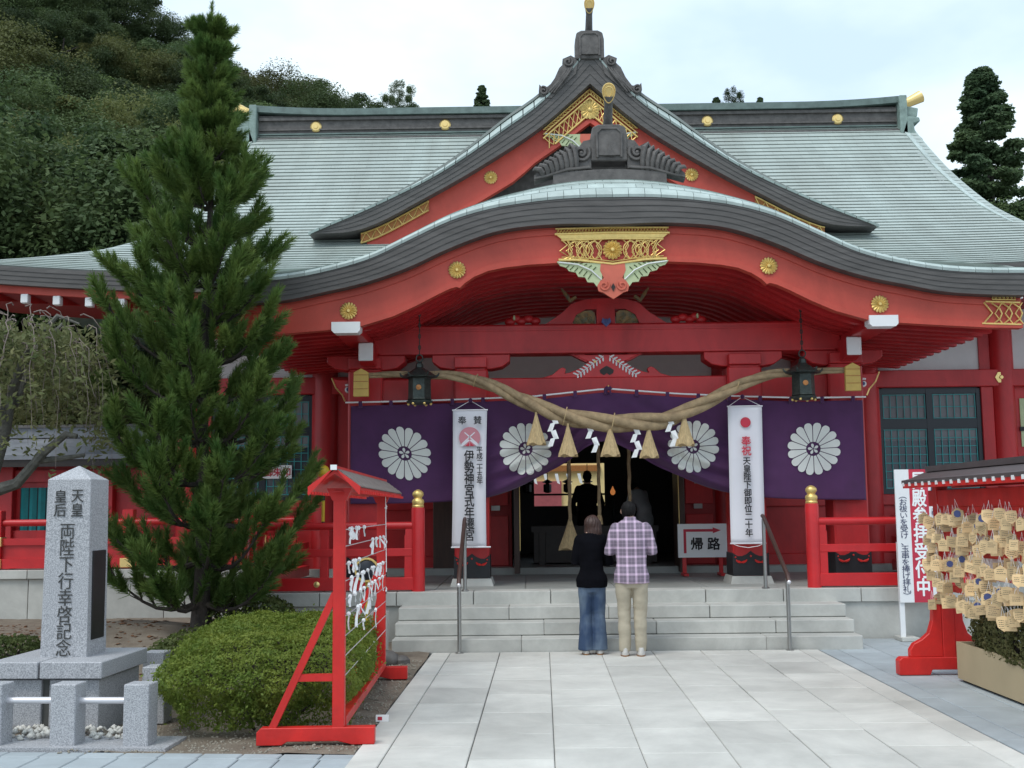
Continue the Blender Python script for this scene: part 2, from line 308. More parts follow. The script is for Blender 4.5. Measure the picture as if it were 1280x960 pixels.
        if smooth: me.shade_smooth(); me.set_sharp_from_angle(angle=math.radians(40 if smooth is True else smooth))
        me.update(); return me
def np_mesh(name, v, f, m, smooth=False):
    v = np.asarray(v, np.float32); f = np.asarray(f, np.int32); me = bpy.data.meshes.new(name); k = f.shape[1]
    me.vertices.add(len(v)); me.vertices.foreach_set('co', v.ravel()); me.loops.add(f.size); me.loops.foreach_set('vertex_index', f.ravel())
    me.polygons.add(len(f)); me.polygons.foreach_set('loop_start', np.arange(0, f.size, k, dtype=np.int32)); me.polygons.foreach_set('loop_total', np.full(len(f), k, np.int32))
    me.materials.append(M[m] if isinstance(m, str) else m); me.update(calc_edges=True)
    if smooth: me.shade_smooth()
    return me
def link(name, data, parent=None, loc=None, label=None, kind=None):
    o = bpy.data.objects.new(name, data); COL.objects.link(o)
    if parent is not None:
        o.parent = parent
        if loc is None and parent.type == 'EMPTY' and not parent.get('local_build'): o.location = -parent.location
    if loc is not None: o.location = loc
    if label: o['label'] = label
    if kind: o['kind'] = kind
    return o
def part(name, mb, mats, parent, smooth=False, bevel=0., label=None, kind=None, loc=None):
    return link(name, mb.mesh(name, mats, smooth, bevel) if isinstance(mb, MB) else mb, parent, loc, label, kind)
def thing(name, label, cat, loc=(0, 0, 0), group=None, local=False, rotz=0.):   # an Empty at the base of a thing; local=True: parts are modelled about that base
    o = bpy.data.objects.new(name, None); COL.objects.link(o); o.location = loc; o.rotation_euler = (0, 0, rotz); o.empty_display_size = .2
    o['label'] = label; o['category'] = cat
    if group: o['group'] = group
    if local: o['local_build'] = 1
    return o
def solo(name, mb, mats, label, cat, group=None, smooth=False, bevel=0., kind=None, loc=None):
    o = link(name, mb.mesh(name, mats, smooth, bevel) if isinstance(mb, MB) else mb, None, loc)
    if kind: o['kind'] = kind
    if label: o['label'] = label
    if cat: o['category'] = cat
    if group: o['group'] = group
    return o
def copy_tree(o, parent=None):
    c = o.copy(); COL.objects.link(c)
    if parent is not None: c.parent = parent
    for ch in list(o.children): copy_tree(ch, c)
    return c
def structure(name, mb, mats, smooth=False, bevel=0., kind='structure'):
    o = link(name, mb.mesh(name, mats, smooth, bevel) if isinstance(mb, MB) else mb); o['kind'] = kind; return o
ORD = ['first', 'second', 'third', 'fourth', 'fifth', 'sixth', 'seventh', 'eighth', 'ninth', 'tenth', 'eleventh', 'twelfth', 'thirteenth', 'fourteenth', 'fifteenth', 'sixteenth', 'seventeenth', 'eighteenth', 'nineteenth', 'twentieth',
       'twenty-first', 'twenty-second', 'twenty-third', 'twenty-fourth', 'twenty-fifth', 'twenty-sixth']
def interp(x, pts):
    return float(np.interp(x, [p[0] for p in pts], [p[1] for p in pts]))
def smooth_curve(pts, n):      # Catmull-Rom through x-sorted points, resampled evenly in x, returned as a function table
    xs = np.array([p[0] for p in pts]); ys = np.array([p[1] for p in pts]); m = np.gradient(ys, xs)
    q = np.linspace(xs[0], xs[-1], n); i = np.clip(np.searchsorted(xs, q)-1, 0, len(xs)-2); h = xs[i+1]-xs[i]; t = (q-xs[i])/h
    y = (2*t**3-3*t**2+1)*ys[i]+(t**3-2*t**2+t)*h*m[i]+(-2*t**3+3*t**2)*ys[i+1]+(t**3-t**2)*h*m[i+1]
    return list(zip(q.tolist(), y.tolist()))
def mirror(half):              # half curve x>=0 to a full curve
    return [(-x, z) for x, z in reversed(half) if x > 1e-6]+list(half)
FONT = bpy.data.fonts[0] if len(bpy.data.fonts) else None
def text_mesh(body, size, m, thick=0., vert=False, bold=0., spacing=1.0):
    cu = bpy.data.curves.new('lettering', 'FONT'); cu.body = '\n'.join(body) if vert else body; cu.size = size; cu.align_x = 'CENTER'; cu.align_y = 'TOP'
    cu.space_line = spacing; cu.extrude = thick; cu.offset = bold; cu.resolution_u = 3
    o = bpy.data.objects.new('lettering', cu); COL.objects.link(o)
    me = bpy.data.meshes.new_from_object(o.evaluated_get(bpy.context.evaluated_depsgraph_get())); bpy.data.objects.remove(o); bpy.data.curves.remove(cu)
    me.materials.clear(); me.materials.append(M[m]); return me
def lettering(body, size, m, parent, pos, vert=False, bold=0., spacing=1.0, rot=(PI/2, 0, 0), name='lettering', sx=1.0, fit=None, heavy=0.):
    me = text_mesh(body, size, m, .0008, vert, bold, spacing)
    co = np.zeros(len(me.vertices)*3, np.float32); me.vertices.foreach_get('co', co); co = co.reshape(-1, 3)
    if len(co):
        co[:, 1] -= co[:, 1].max(); co[:, 0] -= (co[:, 0].max()+co[:, 0].min())/2; co[:, 0] *= sx
        if fit: co[:, 1] *= fit/(-co[:, 1].min())
        me.vertices.foreach_set('co', co.ravel())
    if heavy and len(co):
        bm = bmesh.new(); bm.from_mesh(me)
        for k, (dx, dy) in enumerate(((heavy, 0), (-heavy, 0), (0, heavy), (0, -heavy))):
            m2 = me.copy(); m2.transform(Matrix.Translation((dx, dy, .0003*(k+1)))); bm.from_mesh(m2); bpy.data.meshes.remove(m2)
        bm.to_mesh(me); bm.free()
    o = link(name, me, parent); base = Vector(o.location); o.location = base+Vector(pos); o.rotation_euler = rot; return o

# ------------------------------------------------------------------ ground, paving
X0 = 1.135                  # centre line of the shrine
SLABS = {}
def slab_mesh(w, d, h, m, bev=.006, wob=0.):
    key = (round(w, 2), round(d, 2), round(h, 2), m)
    if key not in SLABS:
        b = MB().box(-key[0]/2, key[0]/2, -key[1]/2, key[1]/2, -key[2], 0); SLABS[key] = b.mesh('slab', m, bevel=bev)
    return SLABS[key]
def slab(name, parent, x0, x1, y0, y1, ztop, h, m, gap=.005, rot=0., bev=.006, gapy=None):
    o = link(name, slab_mesh(x1-x0-2*gap, y1-y0-2*(gapy or gap), h, m, bev), parent, ((x0+x1)/2, (y0+y1)/2, ztop)); o.rotation_euler = (0, 0, rot); return o
g = MB(); N = 24
for i in range(N+1):
    for j in range(N+1): g.v.append((-900+1800*i/N, -300+1800*j/N, -.07))
for i in range(N):
    for j in range(N): a = i*(N+1)+j; g.f.append((a, a+N+1, a+N+2, a+1)); g.m.append(0)
structure('ground', g, 'ground')
PROT = .0127
def pathx(x, Y): return x-PROT*(13.6-Y)
pb = MB(); pb.prismz([(pathx(-1.15, 4), 4), (pathx(3.36, 4), 4), (3.36, 13.66), (-1.15, 13.60)], -.06, -.012)
path = structure('path', pb, 'joint')
cols = [-1.139, -.924, -.346, .233, .825, 1.42, 1.984, 2.545, 3.131, 3.351]
rows_off = [0, .0, .42, .16, .30, .05, .37, .2, 0.1]
for c in range(9):
    y = 13.60
    ln = .88 if 0 < c < 8 else 1.75
    y1 = y-rows_off[c] if rows_off[c] else y-ln
    first = True
    while y > 4.6:
        xm = (cols[c]+cols[c+1])/2; dz = random.uniform(-.0015, .0015)
        slab('paving_slab', path, pathx(cols[c], (y+y1)/2), pathx(cols[c+1], (y+y1)/2), y1, y, dz, .05, 'path', .003, -PROT, gapy=.0065)
        y = y1; y1 = y-ln*random.choice((1, 1, .97, 1.03))
# right plaza of blue-grey pavers, long joints running away from the camera
pr = MB(); pr.prismz([(pathx(3.365, 4), 4), (16, 4), (16, 14.7), (3.365, 14.7)], -.06, -.017)
plaza = structure('plaza', pr, 'joint')
x = 3.365; c = 0
while x < 7.6:
    w = .22 if c == 0 else .44; y = 14.7-(c % 2)*.45
    if c % 2: slab('paver', plaza, pathx(x, y), pathx(x+w, y), 14.25, 14.7, -.006, .04, 'paver', .003, -PROT)
    while y > 7.0:
        if x < pathx(4.6, 0)+.5 or y > 9.2: slab('paver', plaza, pathx(x, y), pathx(x+w, y), y-.9, y, -.006+random.uniform(-.001, .001), .04, 'paver', .003, -PROT)
        y -= .9
    x += w; c += 1
# left plaza in the near corner
LROT = .035
pl = MB(); pl.prismz([(-7, 4), (pathx(-1.145, 4), 4), (pathx(-1.145, 8), 8.07), (-7, 8.52)], -.06, -.017)
plaza2 = structure('plaza_corner', pl, 'joint')
for i in range(16):
    x1 = -1.15-.28*i; yf = 8.07-(x1+1.15)*.076
    slab('paver', plaza2, x1-.28+.0, x1, yf-.17, yf-.012, -.006, .04, 'paver', .003, -.066)
    xx = x1+.0
    slab('paver', plaza2, xx-.28, xx, yf-.17-.95, yf-.17, -.006, .04, 'paver', .003, -.03)
# soil bed with a low mound under the pine
def soil_z(x, y):
    return -.012+.40*math.exp(-((x+4.7)/1.9)**2-((y-13.6)/1.5)**2)+.02*noise.noise((x*2, y*2, 0))+.012*noise.noise((x*7, y*7, 3))
sb = MB(); nx, ny = 90, 110
for i in range(nx+1):
    for j in range(ny+1):
        x = -13+(13-1.16)*i/nx; y0 = 8.1 if x > -2.6 else 8.1+min(.6, (-2.6-x)*.3); y = y0+(18.6-y0)*j/ny; x = min(x, pathx(-1.15, min(y, 13.6)))
        sb.v.append((x, y, soil_z(x, y)))
for i in range(nx):
    for j in range(ny): a = i*(ny+1)+j; sb.f.append((a, a+ny+1, a+ny+2, a+1)); sb.m.append(0)
structure('soil_bed', sb, 'soil', smooth=True)
def scatter(name, n, region, size, m, zf, flat=.6, sq=4):
    v = []; f = []
    base = np.array([[1, 0, 0], [0, 1, 0], [-1, 0, 0], [0, -1, 0], [0, 0, 1], [0, 0, -1]], float); bf = np.array([[0, 1, 4], [1, 2, 4], [2, 3, 4], [3, 0, 4], [1, 0, 5], [2, 1, 5], [3, 2, 5], [0, 3, 5]])
    for k in range(n):
        x, y = region(); s = random.uniform(*size); a = random.random()*6.3; R = np.array([[math.cos(a), -math.sin(a), 0], [math.sin(a), math.cos(a), 0], [0, 0, 1]])
        p = (base*np.array([s, s*random.uniform(.6, 1), s*flat])+RNG.normal(0, s*.12, (6, 3))) @ R.T+np.array([x, y, zf(x, y)]); f.append(bf+len(v)*6); v.append(p)
    return np_mesh(name, np.concatenate(v), np.concatenate(f), m)
def kind(o, k): o['kind'] = k; return o
kind(link('gravel', scatter('gravel', 5200, lambda: (random.uniform(-3.3, -1.2), random.uniform(8.15, 13)), (.006, .018), 'gravel', soil_z)), 'stuff')
kind(link('leaf_litter', scatter('leaf litter', 3500, lambda: (random.uniform(-9, -3.0), random.uniform(10, 17.5)), (.02, .05), 'litter', soil_z, .15)), 'stuff')

# ------------------------------------------------------------------ shrine platform and steps
plat = thing('stone_platform', 'pale granite porch platform under the red shrine, with capping blocks', 'platform', (X0, 0, 0), local=True)
part('core', MB().box(-4.76, 4.76, 14.78, 19.2, -.05, .60), 'floor', plat)
part('core', MB().box(-13, 13, 18.62, 30, -.05, .72), 'floor', plat)
part('face', MB().box(2.76, 4.76, 14.745, 14.9, -.06, .455), 'stone', plat); part('face', MB().box(-4.76, -2.76, 14.745, 14.9, -.06, .455), 'stone', plat)
x = -4.78
while x < 4.7:
    w = min(.98, 4.78-x); slab('cap_stone', plat, x, x+w, 14.70, 15.12, .622, .165, 'stone', .003); x += w
for y in (15.12, 16.1, 17.1, 18.1):
    x = -4.78
    while x < 4.7: w = min(1.2, 4.78-x); slab('floor_slab', plat, x, x+w, y, y+1.0, .614, .05, 'floor', .003); x += w
for sgn in (-1, 1):
    x = 4.8
    while x < 12: slab('cap_stone', plat, sgn*x if sgn > 0 else -x-1.1, sgn*x+1.1 if sgn > 0 else -x, 18.5, 18.95, .765, .14, 'stone', .004); slab('face_slab', plat, sgn*x if sgn > 0 else -x-1.1, sgn*x+1.1 if sgn > 0 else -x, 18.56, 18.66, .62, .70, 'stone', .004); x += 1.1
st = thing('stone_steps', 'three wide pale granite steps up to the shrine porch', 'steps', (X0, 0, 0), local=True)
for k, (yf, zt, off) in enumerate(((13.62, .150, .35), (13.95, .307, .62), (14.28, .462, .2))):
    x = -2.75; w = 1.17+off
    while x < 2.74:
        x1 = min(x+w, 2.75)
        if 2.75-x1 < .3: x1 = 2.75
        slab('step_stone', st, x, x1, yf, yf+.46, zt+random.uniform(-.0015, .0015), .20 if k == 0 else .152, 'stone', .0025, bev=.008); x = x1; w = 1.38+random.uniform(-.2, .2)
    part('core', MB().box(-2.74, 2.74, yf+.02, 14.76, -.05, zt-.02), 'joint', st)
for sgn, xx in ((-1, -1.95), (1, 1.875)):
    h = thing('handrail', 'metal stair handrail %s' % ('before the banner with the pink crossed-roof disc' if sgn < 0 else 'beside the banner with the plain red sun disc'), 'handrail', (X0+xx, 0, 0), 'handrails of the shrine steps', True)
    part('post', MB().tube([(0, 13.53, -.01), (0, 13.53, .83)], .024, 10), 'steel', h, True); part('post', MB().tube([(0, 14.78, .60), (0, 14.78, 1.50)], .024, 10), 'steel', h, True)
    part('rail', MB().tube([(0, 13.46, .79), (0, 13.52, .86), (0, 14.76, 1.52), (0, 14.84, 1.54)], .026, 10), 'railmetal', h, True)
    part('end_cap', MB().ball((0, 13.455, .785), .027, 8), 'alu', h, True)
    for y, z in ((13.53, 0.0), (14.78, .625)): part('base_flange', MB().lathe([(.05, z), (.05, z+.012), (.03, z+.02)], (0, y, 0), 10), 'steel', h)

# ------------------------------------------------------------------ shrine hall
sh = thing('shrine_hall', 'large red Shinto shrine hall with curved porch gable and pale copper roofs', 'shrine', (X0, 0, 0), local=True)
def sp(name, mb, m, smooth=False, bevel=0., parent=None, label=None, kind=None, loc=None): return part(name, mb, m, parent or sh, smooth, bevel, label, kind, loc)
def zroof(Y): u = Y-17; return 5.25+.38*u+.041*u*u
WROOF = [(17, 9.95), (17.5, 9.5), (18, 8.95), (18.7, 8.15), (19.5, 7.62), (20.5, 7.40), (22, 7.25), (23.9, 7.12)]
def sweep(x, Y): return .24*max(0, (abs(x)-5)/4.8)**2*max(0, 1-(Y-17)/3.2)
def roof_rows(name, ys, xs_of, z_of, uvu=.36, lip=.019):
    v = []; f = []; uv = []; nx = len(xs_of(ys[0]))
    for r in range(len(ys)-1):
        ya, yb = ys[r], ys[r+1]; o = len(v); xa, xb = xs_of(ya), xs_of(yb)
        m_ = max(map(abs, xa)); und = .018
        for x in xa: v.append((x, ya+und, z_of(x, ya+und)-.004))
        for x in xa: v.append((x, ya, z_of(x, ya)+lip*min(1, .25+(1-abs(x)/m_)*14)))
        for x in xb: v.append((x, yb+.01, z_of(x, yb)+.004))
        for i in range(nx-1):
            f.append((o+i, o+i+1, o+nx+i+1, o+nx+i)); uv += [(xa[i]/uvu, r+.5), (xa[i+1]/uvu, r+.5), (xa[i+1]/uvu, r+.5), (xa[i]/uvu, r+.5)]
            f.append((o+nx+i, o+nx+i+1, o+2*nx+i+1, o+2*nx+i)); uv += [(xa[i]/uvu, r+.03), (xa[i+1]/uvu, r+.03), (xb[i+1]/uvu, r+.97), (xb[i]/uvu, r+.97)]
    me = bpy.data.meshes.new(name); me.from_pydata(v, [], f); me.materials.append(M['roof']); ul = me.uv_layers.new(name='UVMap')
    ul.data.foreach_set('uv', np.array(uv, np.float32).ravel()); me.update(); return me
FR = np.linspace(-1, 1, 72)
rowy = [17.0]
while rowy[-1] < 23.8: rowy.append(rowy[-1]+.155-.02*min(1, (rowy[-1]-17)/6.8))
main = sp('main_roof', roof_rows('main roof', rowy, lambda Y: [a*interp(Y, WROOF) for a in FR], lambda x, Y: zroof(Y)+sweep(x, Y)), None, kind='stuff')
# hips, gable ends and back slope close the roof
hp = MB()
for s in (-1, 1):
    ys = [17, 17.5, 18, 18.7, 19.5, 20.5, 22, 24, 26, 28.5, 31]
    top = [(s*interp(min(y, 48-y), WROOF) if y < 31 else s*9.95, y, (zroof(min(y, 48-y))+sweep(9.9 if y in (17, 31) else interp(min(y, 48-y), WROOF), min(y, 48-y))) if not 19.5 < y < 28.5 else zroof(19.5)) for y in ys]
    top = [(s*7.62, t[1], t[2]) if 19.5 <= t[1] <= 28.5 else t for t in top]
    bot = [(s*9.95, y, 5.25+.24) if not 18 < y < 30 else (s*9.95, y, 5.25+.10) for y in ys]
    o = len(hp.v); hp.v += top+bot; n = len(ys); hp.f += [(o+i, o+i+1, o+n+i+1, o+n+i) for i in range(n-1)]; hp.m += [0]*(n-1)
    prof = [(y, zroof(min(y, 48-y))-.12) for y in np.linspace(19.4, 28.6, 15)]
    hp.prismx(prof+[(28.6, 6.2), (19.4, 6.2)], s*6.9 if s > 0 else -6.95, s*6.95 if s > 0 else -6.9)
bk = [(31, 5.25)]+[(y, zroof(48-y)) for y in np.linspace(30, 24, 8)]
for i in range(len(bk)-1):
    (ya, za), (yb, zb) = bk[i], bk[i+1]; wa, wb = interp(max(17, 48-ya), WROOF), interp(48-yb, WROOF); hp.add([(-wa, ya, za), (wa, ya, za), (wb, yb, zb), (-wb, yb, zb)], [(0, 1, 2, 3)])
sp('hip_slopes', hp, 'tile')
for s in (-1, 1):         # verge tiles down the gable edge of the main roof
    for y in np.arange(19.6, 23.7, .27):
        b = MB(); a = [(s*(interp(y, WROOF)-.25), y, zroof(y)+.03), (s*(interp(y, WROOF)+.04), y, zroof(y)-.04), (s*(interp(y+.26, WROOF)+.04), y+.26, zroof(y+.26)-.04), (s*(interp(y+.26, WROOF)-.25), y+.26, zroof(y+.26)+.03)]
        b.add(a+[(p[0], p[1], p[2]-.03) for p in a], [(0, 1, 2, 3), (7, 6, 5, 4), (0, 4, 5, 1), (1, 5, 6, 2), (2, 6, 7, 3), (3, 7, 4, 0)]); sp('verge_tile', b, 'tile')
# main eave layers, fascia, rafters
for s in (-1, 1):
    xs = np.linspace(4.95, 9.97, 22)
    def ev(k): return [(s*x, 5.245+sweep(x, 17)-.275*k) for x in xs]
    for k in range(4):
        t, b = ev(k/4), ev((k+1)/4-.002); t, b = (t, b) if s > 0 else (t[::-1], b[::-1])
        sp('eave_layer', MB().band(t, b, 16.98+.009*k, 17.8), 'eave')
    t, b = ev(1.0), ev(1.40); t, b = (t, b) if s > 0 else (t[::-1], b[::-1]); sp('fascia', MB().band(t, b, 17.13, 17.24), 'red_board')
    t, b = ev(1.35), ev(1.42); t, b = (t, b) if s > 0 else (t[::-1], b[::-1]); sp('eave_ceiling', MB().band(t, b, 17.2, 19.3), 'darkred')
    x = 5.32
    while x < 9.8:
        z = 4.79+sweep(x, 17)
        rf = sp('rafter', MB().add([(s*x-.05, 17.22, z-.065), (s*x+.05, 17.22, z-.065), (s*x+.05, 17.22, z+.065), (s*x-.05, 17.22, z+.065), (s*x-.05, 19.3, z+.30), (s*x+.05, 19.3, z+.30), (s*x+.05, 19.3, z+.43), (s*x-.05, 19.3, z+.43)], [(0, 1, 2, 3), (7, 6, 5, 4), (0, 4, 5, 1), (1, 5, 6, 2), (2, 6, 7, 3), (3, 7, 4, 0)]), 'red')
        sp('rafter_cap', MB().box(s*x-.056, s*x+.056, 17.10, 17.224, z-.075, z+.065), 'white', bevel=.01, parent=rf); x += .495
# main ridge
rg = sp('main_ridge', MB().box(-6.83, 6.83, 23.72, 24.28, 9.60, 10.24), 'oni', loc=(0, 0, -.13))
def rcurve(z): return [(x, z+.10*max(0, (abs(x)-4.6)/2.3)**2) for x in np.linspace(-6.9, 6.9, 30)]
sp('ridge_cap', MB().band(rcurve(10.34), rcurve(10.20), 23.60, 24.40), 'patina_dark', parent=rg)
sp('ridge_moulding', MB().box(-6.8, 6.8, 23.66, 23.74, 10.115, 10.18), 'oni', parent=rg); sp('ridge_moulding', MB().box(-6.8, 6.8, 23.67, 23.74, 9.80, 9.83), 'patina_dark', parent=rg); sp('ridge_moulding', MB().box(-6.8, 6.8, 23.68, 23.74, 9.90, 9.93), 'oni', parent=rg)
sp('ridge_moulding', MB().box(-6.82, 6.82, 23.58, 23.74, 9.60, 9.71), 'oni', parent=rg)
for x in (-5.58, -2.81, 2.79, 5.56): sp('ridge_medallion', MB().lathe([(.0, -.03), (.09, -.03), (.12, -.005), (.12, .03)], (x, 23.70, 9.98), 18, axis='y').lathe([(0, -.045), (.05, -.045), (.06, -.02)], (x, 23.70, 9.98), 12, axis='y'), 'goldpale', True, parent=rg)
for s in (-1, 1):
    e = sp('ridge_end', MB().box(*sorted((s*6.82, s*6.98)), 23.5, 24.5, 9.55, 10.42).prism([(s*6.98, 10.22), (s*7.25, 10.17), (s*7.22, 9.98), (s*7.06, 9.94), (s*6.98, 9.95)], 23.62, 24.38).prism([(s*6.98, 9.95), (s*7.22, 9.93), (s*7.24, 9.84), (s*7.10, 9.80), (s*7.12, 9.62), (s*7.28, 9.45), (s*7.28, 9.28), (s*7.12, 9.20), (s*6.98, 9.24), (s*6.86, 9.45), (s*6.86, 9.6)], 23.5, 24.3), 'patina', bevel=.015, parent=rg)
    sp('gold_horn', MB().tube([(s*6.95, 24, 10.35), (s*7.2, 24, 10.44), (s*7.45, 24, 10.56)], [.09, .11, .135], 14), 'goldpale', True, parent=rg)

# ornaments
def flower_mb(r, n=16, c=(0, 0, 0), d=.02):
    b = MB()
    for k in range(n):
        a = 2*PI*k/n; pts = []
        for (rr, w, h) in ((.22, .04, .3), (.55, .11, .9), (.85, .165, 1.0), (1.0, .09, .45)):
            for sg in (-1, 0, 1):
                aa = a+sg*w/rr*.95; pts.append((c[0]+r*rr*math.cos(aa), c[1]-d*h*(1 if sg == 0 else .35), c[2]+r*rr*math.sin(aa)))
        b.add(pts, [(i*3+j, i*3+j+1, i*3+j+4, i*3+j+3) for i in range(3) for j in range(2)])
    b.lathe([(0, -d*1.4), (r*.16, -d*1.3), (r*.26, -d*.6), (r*.26, 0)], c, 12, axis='y'); b.lathe([(0, -.002), (r*.9, -.002), (r*.9, .01)], c, 16, axis='y'); return b
STUD = flower_mb(.115).mesh('chrysanthemum stud', 'gold', True)
def openwork(w, h, waves, c, r=.009, y=-.02, taper=0.):
    b = MB()
    for (amp, freq, ph) in waves:
        pts = []
        for i in range(0, 49):
            t = -1+2*i/48; e = 1-taper*abs(t); pts.append((c[0]+t*w, c[1]+y, c[2]+amp*h*e*math.sin(freq*PI*t+ph)))
        b.tube(pts, r, 5)
    return b
# ------- chidori gable
GB = smooth_curve([(0, 9.46), (.21, 9.17), (.8, 8.52), (1.42, 8.06), (2.5, 7.325), (3.53, 6.80), (4.75, 6.28)], 26)
GT = [(x, z+interp(x, [(0, .10), (.25, .12), (.8, .24), (1.42, .25), (2.5, .16), (3.55, .09), (4.75, .04)])) for x, z in GB]
GD = [(x, z) for x, z in smooth_curve([(0, 8.80), (.785, 8.105), (1.75, 7.46), (2.76, 6.88), (3.945, 6.32), (4.75, 6.27)], 26)]
gt = MB(); gt.band(mirror(GT), mirror([(x, z-.05) for x, z in GT]), 18.85, 23.5); gr = sp('gable_roof', gt, 'roof')
for s in (-1, 1):
    k = 0
    for i in range(0, 25):
        (xa, za), (xb, zb) = GT[i], GT[i+1]; (xc, zc), (xd, zd) = GB[i], GB[i+1]; u = .04
        q = [(s*(xa+(xb-xa)*u), 18.98, za+(zb-za)*u+.012), (s*(xb-(xb-xa)*u), 18.98, zb-(zb-za)*u+.012), (s*(xd-(xd-xc)*u), 18.62, zd-(zd-zc)*u), (s*(xc+(xd-xc)*u), 18.62, zc+(zd-zc)*u)]
        b = MB().add(q+[(p[0], p[1]+.02, p[2]-.035) for p in q], [(0, 1, 2, 3), (7, 6, 5, 4), (0, 4, 5, 1), (1, 5, 6, 2), (2, 6, 7, 3), (3, 7, 4, 0)]); sp('verge_tile', b, 'tile', parent=gr)
for k in range(4):
    def gl(t): return mirror([(x, a+(b-a)*t) for (x, a), (_, b) in zip(GB, GD)])
    sp('eave_layer', MB().band(gl(k/4), gl((k+1)/4-.001), 18.66+.010*k, 19.5), 'eave', parent=gr)
GR = [(x, z-interp(x, [(0, .62), (.9, .48), (1.3, .56), (4, .5)])) for x, z in GD]
GDc = [p for p in GD if p[0] < 3.95]; GRc = [p for p in GR if p[0] < 3.95]
sp('bargeboard', MB().band(mirror([(x, z+.02) for x, z in GDc]), mirror(GRc), 18.90, 19.02), 'red_board', parent=gr)
sp('board_rim', MB().band(mirror([(x, z+.09) for x, z in GRc]), mirror(GRc), 18.87, 18.90), 'red_board', parent=gr)
sp('gable_wall', MB().prism(mirror([(x, z+.1) for x, z in GD])+[(4.75, 6.0), (-4.75, 6.0)], 19.45, 19.6), 'oni', parent=gr)
for s in (-1, 1): sp('gold_stud', STUD, None, parent=gr, loc=(s*1.70, 18.885, interp(1.70, GD)-.24))
ga = MB()
for s in (-1, 1):
    dr = Vector((s*.785, 0, -.69)); 
    for o, r in ((.02, .014), (.10, .012), (.17, .02), (.44, .018)):
        ga.tube([(0, 18.86, 8.78-o), (s*(.80-.2*(o > .4)), 18.86, 8.78-o-.70*(1-.25*(o > .4)))], r, 6)
    for o1, o2, n, rr in ((.02, .10, 14, .007), (.17, .44, 9, .010)):
        for i in range(n):
            for d in (0, 1):
                t0, t1 = (i+d)/n, (i+1-d)/n; ga.tube([(s*.78*t0, 18.865, 8.78-o1-.69*t0), (s*.74*(t0+t1)/2, 18.85, 8.78-(o1+o2)/2-.67*(t0+t1)/2), (s*.70*t1, 18.865, 8.78-o2-.60*t1)], rr, 5)
sp('gold_openwork', ga, 'gold', True, parent=gr); sp('gold_stud', flower_mb(.17, c=(0, 18.85, 8.40)), 'gold', True, parent=gr)
for s in (-1, 1):
    b = MB(); xs = np.linspace(2.75, 3.9, 14)
    for o in (.03, .19): b.tube([(s*x, 18.86, interp(x, GD)-o) for x in xs], .014, 5)
    for i in range(13): b.tube([(s*xs[i], 18.86, interp(xs[i], GD)-(.03, .19)[i % 2]), (s*xs[i+1], 18.86, interp(xs[i+1], GD)-(.19, .03)[i % 2])], .009, 5)
    sp('gold_openwork', b, 'gold', True, parent=gr); sp('gold_back_plate', MB().band([(s*x, interp(x, GD)-.02) for x in xs][::s], [(s*x, interp(x, GD)-.2) for x in xs][::s], 18.875, 18.895), 'goldpaint', parent=gr)
def scroll(c, r0, turns, s=1, n=26, a0=0., r=.03):   # carved volute as a flattened tube
    return [(c[0]+s*r0*(1-i/n*.8)*math.cos(a0+turns*2*PI*i/n), c[1], c[2]+r0*(1-i/n*.8)*math.sin(a0+turns*2*PI*i/n)) for i in range(n+1)]
